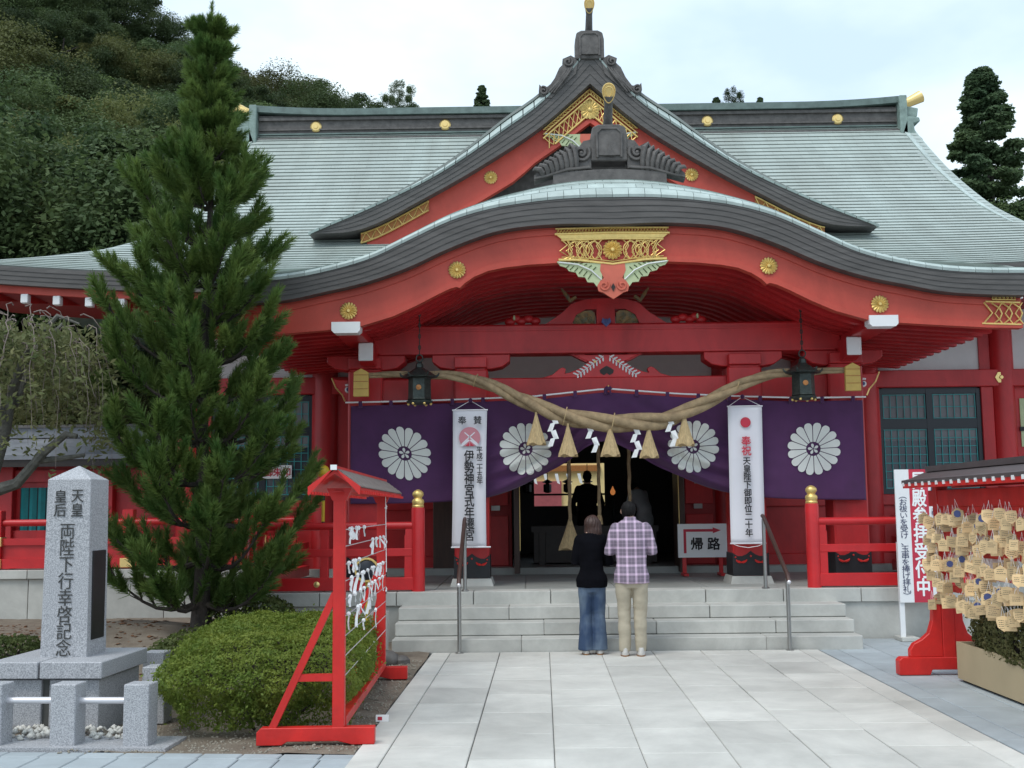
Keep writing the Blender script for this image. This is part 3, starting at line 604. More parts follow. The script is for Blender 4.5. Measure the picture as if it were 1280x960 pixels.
def onigawara(Y, zb, wing, parent, kind):
    b = MB()
    blk = [(-.245, 0), (.245, 0), (.245, .34), (.22, .46), (.14, .50), (-.14, .50), (-.22, .46), (-.245, .34)]
    z0 = zb+.18 if kind == 'porch' else zb+.47
    o = sp('ridge_ornament', MB().prism([(x, z0-.02+z) for x, z in blk], Y, Y+.3), 'oni', bevel=.015, parent=parent)
    n = MB(); n.prism([(x*.66, z0+.05+z*.72) for x, z in blk], Y-.03, Y+.01); n.tube([(-.16, Y-.03, z0+.02), (-.16, Y-.03, z0+.35), (-.1, Y-.03, z0+.41), (.1, Y-.03, z0+.41), (.16, Y-.03, z0+.35), (.16, Y-.03, z0+.02)], .018, 6)
    n.prism([(-.08, z0+.04), (.08, z0+.04), (.03, z0+.1), (0, z0+.2), (-.03, z0+.1)], Y-.05, Y-.02); sp('niche', n, 'oni', True, parent=o)
    for s in (-1, 1):
        w = MB()
        if kind == 'porch':
            top = [(.24, .46), (.34, .44), (.40, .36), (.52, .42), (.60, .30), (.70, .30), (.76, .20), (.86, .18), (.92, .06), (1.0, -.02)]; bot = [(.24, .06), (.5, .03), (.8, -.04), (1.0, -.10)]
            w.prism([(s*x, zb+z) for x, z in top]+[(s*x, zb+z) for x, z in reversed(bot)], Y+.02, Y+.2)
            w.tube(scroll((s*.37, Y, zb+.27), .115, 1.5, s, a0=2.5), .024, 6); w.ball((s*.37, Y, zb+.27), (.03, .03, .03), 8)
            for i in range(8):
                t = i/7; bx_, bz_ = .44+.44*t, zb+.02-.06*t; hgt = .36-.26*t; lx = .10+.02*i*.3
                w.tube([(s*bx_, Y+.02, bz_), (s*(bx_-.02+lx*.2), Y-.025, bz_+hgt*.45), (s*(bx_+lx*.25), Y-.035, bz_+hgt*.85), (s*(bx_+lx*.75), Y-.02, bz_+hgt*1.0), (s*(bx_+lx*.95), Y, bz_+hgt*.82)], [.030, .040, .038, .026, .010], 7)
            w.tube([(s*.26, Y-.01, zb+.07), (s*.55, Y-.02, zb+.045), (s*.85, Y-.01, zb-.04), (s*1.0, Y, zb-.07)], [.022, .024, .02, .012], 6)
        else:
            top = [(.24, .47), (.32, .52), (.46, .46), (.44, .38), (.52, .30), (.60, .12), (.70, -.02), (.80, -.04), (.86, .02), (.87, -.10), (.78, -.20), (.66, -.22)]; bot = [(.20, .40), (.24, .2), (.5, -.05)]
            w.prism([(s*x, zb+z) for x, z in top]+[(s*x, zb+z) for x, z in reversed(bot)], Y+.02, Y+.25)
            w.tube(scroll((s*.37, Y, zb+.40), .08, 1.3, s, a0=2.2), .018, 6); w.tube(scroll((s*.79, Y, zb-.10), .075, 1.3, s, a0=1.2), .02, 6)
            for k in range(3): w.tube([(s*(.30+.05*k), Y, zb+.30-.02*k), (s*(.42+.06*k), Y-.02, zb+.12-.04*k), (s*(.62+.05*k), Y, zb-.14-.0*k)], [.02, .026, .016], 6)
        sp('carved_wing', w, 'oni', True, parent=o)
    zt = z0+.48
    dk = MB().tube([(0, Y+.25, zt-.03), (0, Y+.12, zt+.09), (0, Y-.02, zt+.27)], [.075, .062, .055], 12).tube([(0, Y-.02, zt+.27), (0, Y-.08, zt+.36)], [.055, .07], 12); sp('ridge_tube', dk, 'oni', True, parent=o)
    gd = MB()
    RX = Matrix.Rotation(math.radians(18), 3, 'X'); cc = Vector((0, Y-.10, zt+.39)); egg = [((.085+.022*math.sin(a))*math.cos(a), .135*math.sin(a)) for a in np.linspace(0, 2*PI, 25)[:-1]]
    gd.add([cc+RX @ Vector((x, -.02, z)) for x, z in egg]+[cc+RX @ Vector((x, .03, z)) for x, z in egg], [tuple(range(23, -1, -1)), tuple(range(24, 48))]+[(i, (i+1) % 24, 24+(i+1) % 24, 24+i) for i in range(24)])
    gd.tube([cc+RX @ Vector((x*.93, -.022, z*.93)) for x, z in egg], .010, 5, closed=True); gd.tube([cc+RX @ Vector((x*.55, -.024, z*.5+.015)) for x, z in egg], .008, 5, closed=True)
    sp('gold_tube_end', gd, 'goldpale', True, parent=o)
onigawara(18.62, 8.76, .87, gr, 'gable')
sp('ridge_base', MB().prism([(-.24, 9.0), (.24, 9.0), (.3, 9.26), (-.3, 9.26)], 18.8, 23.3), 'oni', parent=gr)

# ------- curved porch roof
KT = smooth_curve([(0, 5.685), (.35, 5.685), (1.12, 5.628), (1.62, 5.545), (2.05, 5.42), (2.63, 5.155), (3.08, 4.94), (3.6, 4.785), (4.15, 4.68), (4.72, 4.635), (5.24, 4.625)], 48)
KB = smooth_curve([(0, 5.29), (.78, 5.30), (1.51, 5.215), (2.09, 5.012), (2.655, 4.755), (3.22, 4.565), (3.787, 4.44), (4.08, 4.375), (4.7, 4.315), (5.24, 4.295)], 48)
BB = [(0, 4.84), (.37, 4.838), (.74, 4.828), (1.1, 4.81), (1.41, 4.776), (1.62, 4.735), (1.80, 4.66), (1.92, 4.58), (1.985, 4.515), (2.03, 4.53), (2.12, 4.505), (2.28, 4.43), (2.55, 4.29), (2.85, 4.155), (3.1, 4.08), (3.27, 4.03), (3.7, 3.985), (4.09, 3.957), (4.82, 3.91), (5.24, 3.90)]
BBs = smooth_curve([(0, 4.84), (.74, 4.828), (1.41, 4.776), (1.8, 4.68), (2.28, 4.44), (2.85, 4.165), (3.27, 4.04), (4.09, 3.957), (5.0, 3.90)], 40)
kt = lambda x: interp(abs(x), KT)
def pz(x, Y):
    k = kt(x); bump = .09+.26*math.exp(-(x/1.6)**2); r = 1-math.exp(-max(0, Y-14.4)/.22)
    s = min(1, max(0, (Y-14.6)/2.6)); return k+bump*r+max(0, 5.34-k-bump)*s
py = [14.55]
while py[-1] < 19.2: py.append(py[-1]+.13)
kx = mirror([(x, 0) for x in np.linspace(0, 5.22, 50)]); kx = [p[0] for p in kx]
prf = sp('porch_roof', roof_rows('porch roof', py, lambda Y: kx, pz), None, kind='stuff')
edges = list(np.linspace(0, 5.22, 26))
for s in (-1, 1):
    for i in range(25):
        for row, (ya, yb, lift) in enumerate(((14.38, 14.46, .022), (14.455, 14.535, .018), (14.53, 14.63, .015), (14.625, 14.78, .012))):
            if (row == 3 and edges[i] > 2.4) or (row == 2 and edges[i] > 3.4): continue
            off = (edges[1]-edges[0])*.5*(row % 2); b = MB(); xa, xb = edges[i]+.003+off, edges[i+1]-.003+off; vs = []
            if row % 2 and i == 0 and s > 0: xa = -off+.003
            for x in (xa, (xa+xb)/2, xb):
                for t in (0, .35, 1): y = ya+(yb-ya)*t; vs.append((s*x, y, pz(x, max(14.4, y))+lift*(1-.5*t)-(.035 if row == 0 and t == 0 else 0)))
            nb = [(p[0], p[1]+.012, p[2]-.035) for p in vs]
            f = [(c*3+r, c*3+r+1, c*3+r+4, c*3+r+3) for c in range(2) for r in range(2)]+[(9, 12, 3, 0), (12, 15, 6, 3), (0, 1, 10, 9), (1, 2, 11, 10), (6, 15, 16, 7), (7, 16, 17, 8)]
            b.add(vs+nb, f); sp('verge_tile', b, 'tile', parent=prf)
def kl(t): return mirror([(x, a+(b-a)*t) for (x, a), (_, b) in zip(KT, KB)])
for k in range(5):
    sp('eave_layer', MB().band(kl(k/5+.0), kl((k+1)/5-.001), 14.40+.008*k, 15.1), 'eave', parent=prf)
BBx = sorted(set([x for x, _ in BB]+list(np.linspace(0, 5.24, 40))))
top = mirror([(x, interp(x, KB)+.02) for x in BBx]); bot = mirror([(x, interp(x, BB)) for x in BBx])
brd = sp('bargeboard', MB().band(top, bot, 14.62, 14.74), 'red_board', parent=prf)
sp('board_rim', MB().band(mirror([(x, interp(x, BB)+.075) for x in BBx]), bot, 14.595, 14.62), 'red_board', parent=brd)
sp('board_rim', MB().band(mirror([(x, interp(x, KB)-.03) for x in BBx]), mirror([(x, interp(x, KB)-.10) for x in BBx]), 14.60, 14.62), 'red_board', parent=brd)
for s in (-1, 1):
    sp('gold_stud', STUD, None, parent=brd, loc=(s*3.43, 14.605, 4.235)); sp('gold_stud', STUD, None, parent=brd, loc=(s*2.02, 14.605, 4.755))
    e = MB(); xs = np.linspace(4.72, 5.22, 9)
    for zz in (3.945, 4.23): e.tube([(s*(4.72 if zz < 4 else 4.78), 14.60, zz+.02), (s*5.22, 14.60, zz)], .016, 6)
    e.tube([(s*4.74, 14.60, 3.96), (s*4.86, 14.60, 4.10), (s*4.76, 14.60, 4.24)], .012, 5)
    for k in range(3):
        x = 4.86+.13*k; e.tube([(s*x, 14.6, 3.95), (s*(x+.09), 14.59, 4.02), (s*(x+.12), 14.59, 4.09), (s*(x+.09), 14.59, 4.16), (s*x, 14.6, 4.23)], .010, 5); e.tube([(s*(x+.13), 14.6, 3.95), (s*(x+.03), 14.59, 4.09), (s*(x+.13), 14.6, 4.23)], .009, 5)
    sp('gold_openwork', e, 'gold', True, parent=brd)
    e = MB(); 
    for zz in (4.275, 4.385): e.tube([(s*4.86, 14.58, zz), (s*5.16, 14.58, zz-.01)], .011, 5)
    for k in range(6): e.tube([(s*(4.86+.05*k), 14.58, 4.28), (s*(4.91+.05*k), 14.58, 4.38)], .008, 5); e.tube([(s*(4.91+.05*k), 14.58, 4.28), (s*(4.86+.05*k), 14.58, 4.38)], .008, 5)
    sp('gold_openwork', e, 'gold', True, parent=brd)
# gold centre ornament and painted pendant
Y = 14.575
gc = MB()
for zz, w, r in ((5.285, .735, .014), (5.215, .745, .018), (5.135, .66, .016)): gc.tube([(-w, Y, zz-.012), (0, Y, zz), (w, Y, zz-.012)], r, 6)
for i in range(36):
    x0, x1 = -.72+.04*i, -.72+.04*(i+1); gc.tube([(x0, Y, 5.22), ((x0+x1)/2, Y-.01, 5.25), (x1, Y, 5.28)], .007, 4); gc.tube([(x0, Y, 5.28), (x1, Y, 5.22)], .006, 4)
gc.prism([(-.74, 5.205), (.74, 5.205), (.66, 5.14), (-.66, 5.14)], Y-.005, Y+.03)
low = lambda x: 4.80+.045*min(1, abs(x)/.45)+.02*(abs(x)/.7)
gc.tube([(x, Y, low(x)) for x in np.linspace(-.70, .70, 21)], .02, 6); gc.tube([(x, Y-.005, low(x)+.035) for x in np.linspace(-.66, .66, 21)], .008, 5)
for s in (-1, 1):
    gc.tube([(s*.66, Y, 5.13), (s*.58, Y, 5.06), (s*.68, Y, 4.98), (s*.56, Y, 4.90), (s*.69, Y, 4.85)], .012, 5); gc.tube([(s*.60, Y, 5.13), (s*.50, Y, 5.05), (s*.60, Y, 4.98), (s*.50, Y, 4.91), (s*.58, Y, 4.86)], .010, 5)
    for cx, rr in ((.36, .105), (.36, .06), (.24, .10), (.47, .10)): gc.tube([(s*cx+rr*math.cos(a), Y, 4.985+rr*1.15*math.sin(a)) for a in np.linspace(0, 2*PI, 15)[:-1]], .009, 5, closed=True)
    for k in range(5):
        x = .14+.09*k; gc.tube([(s*x, Y, 4.86), (s*(x+.05), Y-.012, 4.93), (s*(x+.02), Y-.012, 5.0), (s*(x+.09), Y, 5.12)], .008, 5); gc.tube([(s*(x+.09), Y, 4.86), (s*(x+.02), Y-.01, 4.95), (s*(x+.07), Y-.01, 5.04), (s*x, Y, 5.12)], .008, 5)
gd = sp('gold_pendant_plate', gc, 'gold', True, parent=brd); sp('gold_stud', flower_mb(.13, c=(0, Y-.01, 4.985), d=.03), 'gold', True, parent=gd)
def pendant(Y, z, k, parent):
    c = MB(); h = [(.155, 0), (.165, -.10), (.12, -.20), (.17, -.24), (.205, -.30), (.19, -.37), (.13, -.39), (.07, -.43), (0, -.475)]
    c.prism([(x*k, z+q*k) for x, q in h]+[(-x*k, z+q*k) for x, q in reversed(h[:-1])], Y, Y+.05)
    for s in (-1, 1): c.tube(scroll((s*.115*k, Y-.005, z-.30*k), .07*k, 1.35, s, a0=2.4), .014*k, 6)
    o = part('pendant', c, 'coral', parent, True)
    part('pendant_eye', MB().prism([(0, z-.27*k), (.028*k, z-.32*k), (0, z-.38*k), (-.028*k, z-.32*k)], Y-.012, Y+.002), 'wood', o)
    for s in (-1, 1):
        l = MB(); up = [(.14, -.0), (.3, .0), (.5, .01), (.72, .03)]; lo = [(.72, .02), (.68, -.03), (.60, -.055), (.57, -.10), (.48, -.12), (.45, -.175), (.36, -.185), (.33, -.25), (.25, -.255), (.21, -.31), (.15, -.27), (.14, -.2)]
        l.prism([(s*x*k, z+(q+.0)*k) for x, q in up+lo], Y+.005, Y+.04); lf = part('leaf_carving', l, 'leafgreen', o)
        part('leaf_vein', MB().tube([(s*.70*k, Y, z+.015*k), (s*.45*k, Y-.012, z-.02*k), (s*.28*k, Y-.012, z-.10*k), (s*.15*k, Y, z-.22*k)], .009*k, 5), 'white', lf)
        vv = MB()
        for i in range(6):
            t = .2+.12*i; x = .66-.48*t; zc = .0-.19*t*t
            vv.tube([(s*x*k, Y, z+(zc-.02)*k), (s*(x+.05)*k, Y-.002, z+(zc-.10+.05*(1-t))*k)], .005*k, 4)
            vv.tube([(s*(x-.02)*k, Y, z+(zc+.03)*k), (s*(x-.06)*k, Y-.002, z+(zc+.085*t)*k)], .005*k, 4)
        part('leaf_rib', vv, 'shrubleaf', lf)
pendant(14.565, 4.815, 1.0, sh); pendant(18.86, 7.98, 1.1, gr)
onigawara(14.78, 6.08, 1.0, prf, 'porch')
sp('ridge_base', MB().band([(x, 6.12-.05*(x/.7)**2) for x in np.linspace(-.75, .75, 9)], [(x, 5.93-.05*(x/.7)**2) for x in np.linspace(-.75, .75, 9)], 14.76, 18.5), 'oni', parent=prf)
# ribs and boarding under the porch roof
rb_t = mirror([(x, z+.16) for x, z in BBs]); rb_b = mirror([(x, z+.0) for x, z in BBs])
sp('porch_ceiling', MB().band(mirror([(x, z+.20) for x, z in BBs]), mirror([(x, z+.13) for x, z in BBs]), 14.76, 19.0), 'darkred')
RIB = MB().band(rb_t, rb_b, 0, .13).mesh('curved rib', 'red')
for k in range(13): sp('curved_rib', RIB, None, loc=(0, 14.98+.31*k, 0))
# purlins, pillars, beams, brackets
for s in (-1, 1):
    pu = sp('purlin', MB().box(s*3.46-.17, s*3.46+.17, 14.76, 19.1, 3.95, 4.34), 'red', bevel=.01)
    sp('white_end', MB().prism([(s*3.46-.185, 4.085), (s*3.46-.185, 3.975), (s*3.46-.15, 3.94), (s*3.46+.15, 3.94), (s*3.46+.185, 3.975), (s*3.46+.185, 4.085)], 14.565, 14.78), 'white', parent=pu)
    ba = sp('bracket_nose', MB().prismx([(15.5, 3.70), (15.5, 3.94), (16.2, 3.96), (16.2, 3.66), (15.7, 3.66)], s*3.33-.095, s*3.33+.095), 'red')
    sp('white_end', MB().box(s*3.33-.10, s*3.33+.10, 15.475, 15.502, 3.695, 3.945), 'white', bevel=.012, parent=ba)
for x in (-3.40, -1.915, 1.915, 3.32):
    p = sp('pillar', MB().box(x-.24, x+.24, 15.92, 16.40, .71, 3.62), 'red', bevel=.025)
    sp('base_stone', MB().add([(x-.30, 15.83, .60), (x+.30, 15.83, .60), (x+.30, 16.49, .60), (x-.30, 16.49, .60), (x-.265, 15.88, .715), (x+.265, 15.88, .715), (x+.265, 16.44, .715), (x-.265, 16.44, .715)], [(0, 3, 2, 1), (4, 5, 6, 7), (0, 1, 5, 4), (1, 2, 6, 5), (2, 3, 7, 6), (3, 0, 4, 7)]), 'stone', parent=p)
    zz = [(x-.247, .72), (x+.247, .72), (x+.247, 1.03), (x+.18, .985), (x+.12, .985), (x+.06, 1.01), (x, 1.055), (x-.06, 1.01), (x-.12, .985), (x-.18, .985), (x-.247, 1.03)]
    m = MB().prism(zz, 15.912, 16.408); sd2 = [(y-16.16+16.16, z) for y, z in [(15.913, .72), (16.407, .72), (16.407, 1.03), (16.16, .99), (15.913, 1.03)]]; m.prismx(sd2, x-.249, x-.2465).prismx(sd2, x+.2465, x+.249)
    shoe = sp('metal_shoe', m, 'black', parent=p)
    fm = MB()
    for dx in (-.13, .13):
        fm.tube([(x+dx+.075*math.cos(a), 15.905, .945+.045*math.sin(a)) for a in np.linspace(PI*1.05, PI*1.95, 9)], [.006, .012, .016, .018, .010, .018, .016, .012, .006], 5)
    fm.ball((x, 15.908, .985), (.014, .006, .014), 8); fm.ball((x-.21, 15.908, .97), (.012, .006, .012), 8); fm.ball((x+.21, 15.908, .97), (.012, .006, .012), 8)
    sp('shoe_pattern', fm, 'red_rack', parent=shoe)
    sp('capital_block', MB().box(x-.225, x+.225, 15.86, 16.46, 3.635, 3.785).prism([(x-.17, 3.56), (x+.17, 3.56), (x+.222, 3.635), (x-.222, 3.635)], 15.93, 16.4), 'red', bevel=.008)
    arm = [(-.55, .21), (-.55, .11), (-.44, .03), (-.28, 0), (.28, 0), (.44, .03), (.55, .11), (.55, .21)]
    sp('bracket_arm', MB().prism([(x+a, 3.625+b) for a, b in arm], 16.0, 16.32), 'red', bevel=.01)
sp('porch_beam', MB().box(-3.30, 3.30, 15.98, 16.34, 3.835, 4.255), 'red', bevel=.025); sp('beam_rib', MB().box(-3.2, 3.2, 15.955, 15.982, 3.84, 3.875), 'red'); sp('beam_rib', MB().box(-3.2, 3.2, 15.965, 15.982, 4.16, 4.18), 'red')
sp('tie_beam', MB().box(-3.66, 3.58, 16.04, 16.28, 3.155, 3.50), 'red', bevel=.015)
for s in (-1, 1):         # painted nosings of the tie beam
    x0 = -3.63 if s < 0 else 3.56
    n = sp('carved_nosing', MB().prism([(x0, 3.18), (x0, 3.49), (x0+s*.17, 3.50), (x0+s*.25, 3.52), (x0+s*.19, 3.38), (x0+s*.10, 3.28), (x0+s*.06, 3.18)], 15.99, 16.3), 'red', bevel=.01)
    sp('nosing_paint', MB().tube(scroll((x0+s*.02, 15.985, 3.36), .065, 1.2, s, a0=1), .016, 6), 'white', True, parent=n); sp('nosing_paint', MB().ball((x0+s*.02, 15.98, 3.36), (.035, .012, .035), 8), 'bluepaint', parent=n)
    sp('nosing_edge', MB().tube([(x0+s*.25, 15.99, 3.52), (x0+s*.19, 15.985, 3.38), (x0+s*.10, 15.985, 3.28), (x0+s*.06, 15.985, 3.19)], .012, 5), 'goldpale', parent=n)
# frog-leg struts
half = [(.46, .325), (.25, .225), (.36, .14), (.52, .075), (.59, .06), (.575, .125), (.62, .15), (.67, .13), (.76, .05), (.93, .0)]
k1 = sp('frog_leg_strut', MB().prism([(x, 3.495+z) for x, z in half]+[(-x, 3.495+z) for x, z in reversed(half)], 16.06, 16.2), 'red_rail', bevel=.006)
hl = [(0, .06), (.04, .03), (.09, .06), (.10, .10), (.06, .13), (0, .165)]
sp('heart_dark_patch', MB().prism([(x, 3.495+z) for x, z in hl]+[(-x, 3.495+z) for x, z in reversed(hl[1:-1])], 16.05, 16.065), 'wood', parent=k1)  # solid dark heart on the face; its colour stands in for a notch's shade
for s in (-1, 1):
    l = MB()
    for i in range(9):
        t = i/8; c = Vector((s*(.05+.36*t), 16.05, 3.495+.29-.25*t)); 
        for d in (-1, 1):
            a = math.atan2(-.25, s*.36)+d*1.0; l.ball(c+Vector((math.cos(a)*.035, 0, math.sin(a)*.035)), (.034+.006*t, .006, .013), 6, R=Matrix.Rotation(-a, 3, 'Y'))
    l.tube([(s*.04, 16.052, 3.80), (s*.42, 16.052, 3.525)], .006, 4); sp('leaf_sprig', l, 'white', parent=k1)
    sp('gold_boss', MB().ball((s*.165, 16.05, 3.72), (.02, .012, .02), 8), 'goldpale', parent=k1)
    sp('swept_arm', MB().prism([(s*a, 3.76+b) for a, b in ((.30, .07), (.52, .07), (.46, .045), (.38, .0), (.27, -.05))], 16.07, 16.2), 'red', parent=k1)
arch = [(.88, 0), (.80, .05), (.62, .17), (.48, .30), (.30, .36), (0, .38)]; inn = [(0, .22), (.16, .22), (.28, .22), (.42, .14), (.47, .03), (.47, 0)]
k2 = sp('frog_leg_strut', MB().prism([(x, 4.25+z) for x, z in arch]+[(x, 4.25+z) for x, z in inn], 16.05, 16.22).prism([(-x, 4.25+z) for x, z in arch]+[(-x, 4.25+z) for x, z in inn], 16.05, 16.22).box(-.13, .13, 16.04, 16.24, 4.25, 4.62).box(-.2, .2, 16.03, 16.25, 4.54, 4.62), 'red')
for s in (-1, 1):
    c = MB().prism([(s*.15, 4.255), (s*.47, 4.255), (s*.44, 4.36), (s*.34, 4.45), (s*.2, 4.46), (s*.15, 4.42)], 16.09, 16.16)
    for i in range(7): c.tube(scroll((s*(.2+.035*i), 16.085, 4.29+.05*(i % 3)), .035, 1.2, s, n=10, a0=i), .010, 5)
    sp('painted_carving', c, 'carve', parent=k2); cl2 = MB()
    for i, (a, b) in enumerate(((1.0, .05), (1.1, .08), (1.2, .05), (1.28, .09), (1.36, .04))): cl2.ball((s*a, 16.12, 4.27+b), (.08, .05, .06), 8)
    sp('cloud_carving', cl2, 'red', True, parent=k2); sp('cloud_tip', MB().ball((s*1.3, 16.06, 4.36), (.02, .02, .04), 6), 'leafgreen', parent=k2)
    sp('side_carving', MB().tube([(s*.42, 16.1, 4.66), (s*.5, 16.08, 4.60), (s*.55, 16.08, 4.68), (s*.62, 16.1, 4.78)], [.03, .035, .03, .012], 6), 'carve', True, parent=k2)
sp('bolt_flower', MB().prism([(0, 4.20), (.07, 4.27), (.05, 4.33), (0, 4.29), (-.05, 4.33), (-.07, 4.27)], 15.95, 15.99).ball((0, 15.95, 4.28), (.022, .015, .04), 8), 'bluepaint', parent=k2)
# ------- hall front wall (right half mirrored by s)
YW = 19.1
for x, r in ((6.79, .205), (-6.79, .205), (4.52, .22), (-4.52, .22), (2.15, .20), (-2.15, .20), (9.0, .2)):
    sp('column', MB().tube([(x, YW, .60), (x, YW, 5.2)], r, 20), 'red', 50)
for s in (-1, 1):
    a, b = 2.3, (9.2 if s > 0 else 6.95); e_ = 8.9 if s > 0 else 6.9
    sp('wall_beam', MB().box(*sorted((s*a, s*b)), YW-.17, YW+.1, 3.60, 3.885), 'red', bevel=.012); sp('wall_beam', MB().box(*sorted((s*a, s*b)), YW-.10, YW+.1, 1.66, 1.84), 'red', bevel=.012); sp('wall_beam', MB().box(*sorted((s*a, s*b)), YW-.16, YW+.1, .70, .90), 'red', bevel=.012)
    sp('plaster_panel', MB().box(*sorted((s*2.2, s*6.45)), YW-.03, YW+.05, 3.88, 5.3), 'plaster'); sp('plaster_panel', MB().box(*sorted((s*6.5, s*e_)), YW-.02, YW+.05, 3.88, 5.3), 'plaster')
    sp('wall_post', MB().box(*sorted((s*6.42, s*6.62)), YW-.06, YW+.08, 3.88, 5.2), 'red')
    sp('red_panel', MB().box(*sorted((s*4.6, s*e_)), YW-.04, YW+.06, .88, 1.68), 'red'); sp('red_panel', MB().box(*sorted((s*2.3, s*4.5)), YW-.04, YW+.06, .88, 3.62), 'red')
    sp('red_panel', MB().box(*sorted((s*6.6, s*e_)), YW-.04, YW+.06, 1.82, 3.62), 'red'); sp('door_post', MB().box(*sorted((s*6.40, s*6.60)), YW-.12, YW+.05, 1.84, 3.60), 'red', bevel=.008); sp('door_post', MB().box(*sorted((s*4.62, s*4.72)), YW-.12, YW+.05, 1.84, 3.60), 'red', bevel=.008)
    sp('nail_cover', MB().lathe([(0, -.03), (.03, -.03), (.04, -.01), (.10, -.008), (.10, .01)], (s*6.72, YW-.18, 3.745), 6, axis='y'), 'goldpale')
    if s > 0: pp = sp('painted_panel', MB().box(*sorted((s*7.05, s*7.9)), YW-.06, YW-.04, 2.6, 3.4), 'leafgreen'); sp('panel_rail', MB().box(*sorted((s*7.03, s*7.92)), YW-.075, YW-.055, 2.86, 2.93), 'black', parent=pp)
    w = sp('window', MB().box(*sorted((s*4.72, s*6.40)), YW-.03, YW+.04, 1.84, 3.60), 'frame')
    for x0, x1, z0, z1 in ((4.72, 4.77, 1.84, 3.58), (6.33, 6.40, 1.84, 3.58), (5.50, 5.60, 1.84, 3.58)): sp('sash', MB().box(*sorted((s*x0, s*x1)), YW-.08, YW-.02, z0, z1), 'frame', parent=w)
    for z0, z1 in ((1.84, 1.92), (2.92, 3.08), (3.50, 3.60)): sp('sash', MB().box(*sorted((s*4.77, s*6.34)), YW-.075, YW-.02, z0, z1), 'frame', parent=w)
    for x0, x1 in ((4.77, 5.50), (5.60, 6.33)):
        sp('pane', MB().box(*sorted((s*x0, s*x1)), YW-.045, YW-.035, 3.08, 3.50), 'blind', parent=w); sp('pane', MB().box(*sorted((s*x0, s*x1)), YW-.045, YW-.035, 1.92, 2.92), 'glass', parent=w)
        sp('blind', MB().box(*sorted((s*x0, s*x1)), YW-.05, YW-.046, 2.72, 2.92), 'blind', parent=w)
        g2 = MB()
        for i in range(7): xx = s*(x0+.02+(x1-x0-.04)*i/6); g2.box(xx-.006, xx+.006, YW-.066, YW-.054, 1.94, 2.90).box(xx-.005, xx+.005, YW-.066, YW-.054, 3.09, 3.48)
        for i in range(8): zz = 1.94+.137*i; g2.box(*sorted((s*(x0+.01), s*(x1-.01))), YW-.064, YW-.056, zz-.006, zz+.006)
        for zz in (3.09, 3.28, 3.48): g2.box(*sorted((s*(x0+.01), s*(x1-.01))), YW-.064, YW-.056, zz-.006, zz+.006)
        sp('lattice', g2, 'teal', parent=w)
# small white notice with red writing on the left windows
np_ = at(347, 590, 18.98); nb = part('notice_board', MB().box(np_.x-X0-.24, np_.x-X0+.24, 18.95, 18.97, np_.z-.11, np_.z+.11), 'white', sh); lettering('御朱印', .15, 'redink', sh, (np_.x-X0, 18.945, np_.z+.065), heavy=.003)
# entrance
sp('lintel', MB().box(-2.2, 2.2, YW-.15, YW+.15, 3.0, 3.3), 'wood', bevel=.01); sp('upper_wall', MB().box(-2.2, 2.2, YW-.05, YW+.05, 3.3, 5.3), 'plaster')
sp('sill', MB().box(-2.1, 2.1, YW-.2, YW+.2, .60, .68), 'wood')
for s in (-1, 1):
    dr = sp('door_leaf', MB().box(*sorted((s*1.27, s*1.36)), YW-.75, YW+.02, .64, 3.0), 'door', bevel=.008); sp('door_fitting', MB().box(*sorted((s*1.262, s*1.27)), YW-.76, YW-.72, 1.0, 2.6), 'goldpale', parent=dr)
    rd = sp('red_door', MB().box(*sorted((s*1.40, s*1.98)), YW-.06, YW+.03, .68, 3.0), 'darkred', bevel=.01)
    sp('door_board', MB().box(*sorted((s*1.46, s*1.92)), YW-.085, YW-.06, 1.72, 2.9), 'red', bevel=.008, parent=rd); sp('door_board', MB().box(*sorted((s*1.46, s*1.92)), YW-.085, YW-.06, .74, 1.55), 'red', bevel=.008, parent=rd)
    sp('door_fitting', MB().box(*sorted((s*1.62, s*1.70)), YW-.095, YW-.085, 2.05, 2.30), 'steel', parent=rd); sp('door_fitting', MB().box(*sorted((s*1.60, s*1.74)), YW-.095, YW-.085, 1.64, 1.72), 'steel', parent=rd)
    sp('side_door', MB().box(*sorted((s*2.25, s*2.68)), 18.7, 18.8, .62, 2.2), 'door', bevel=.01)
# inside: dark hall, back opening onto a lit inner hall
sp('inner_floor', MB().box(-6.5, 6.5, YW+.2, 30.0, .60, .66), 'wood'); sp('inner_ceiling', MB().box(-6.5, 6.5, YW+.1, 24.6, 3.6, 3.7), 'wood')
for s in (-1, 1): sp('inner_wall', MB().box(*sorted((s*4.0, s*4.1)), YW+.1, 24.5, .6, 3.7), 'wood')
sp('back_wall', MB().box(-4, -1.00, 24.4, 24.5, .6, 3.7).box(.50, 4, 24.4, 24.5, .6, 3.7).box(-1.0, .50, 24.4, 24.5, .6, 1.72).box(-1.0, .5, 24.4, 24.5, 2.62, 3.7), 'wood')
for s in (-1, 0, 1, 2): sp('hanging_lantern', MB().lathe([(.01, .26), (.12, .20), (.03, .17), (.085, .15), (.085, 0), (.03, -.03)], (-.72+.42*s, 24.2, 2.02), 6).bar((-.72+.42*s, 24.2, 2.2), (-.72+.42*s, 24.2, 2.6), .015, .015), 'black')
sp('counter_rail', MB().box(-1.0, .5, 24.3, 24.36, 1.94, 1.98).box(-.1, -.06, 24.3, 24.36, 1.7, 1.94), 'wood')
hw = sp('inner_hall_wall', MB().box(-3.5, 3.5, 37.0, 37.1, .6, 3.9), 'lampcream'); sp('rose_panel', MB().box(-1.15, -.05, 36.9, 37, .8, 2.55), 'rosewall', parent=hw); sp('gilt_frieze', MB().box(-2.2, 1.2, 36.86, 37, 2.86, 3.05), 'goldpaint', parent=hw)
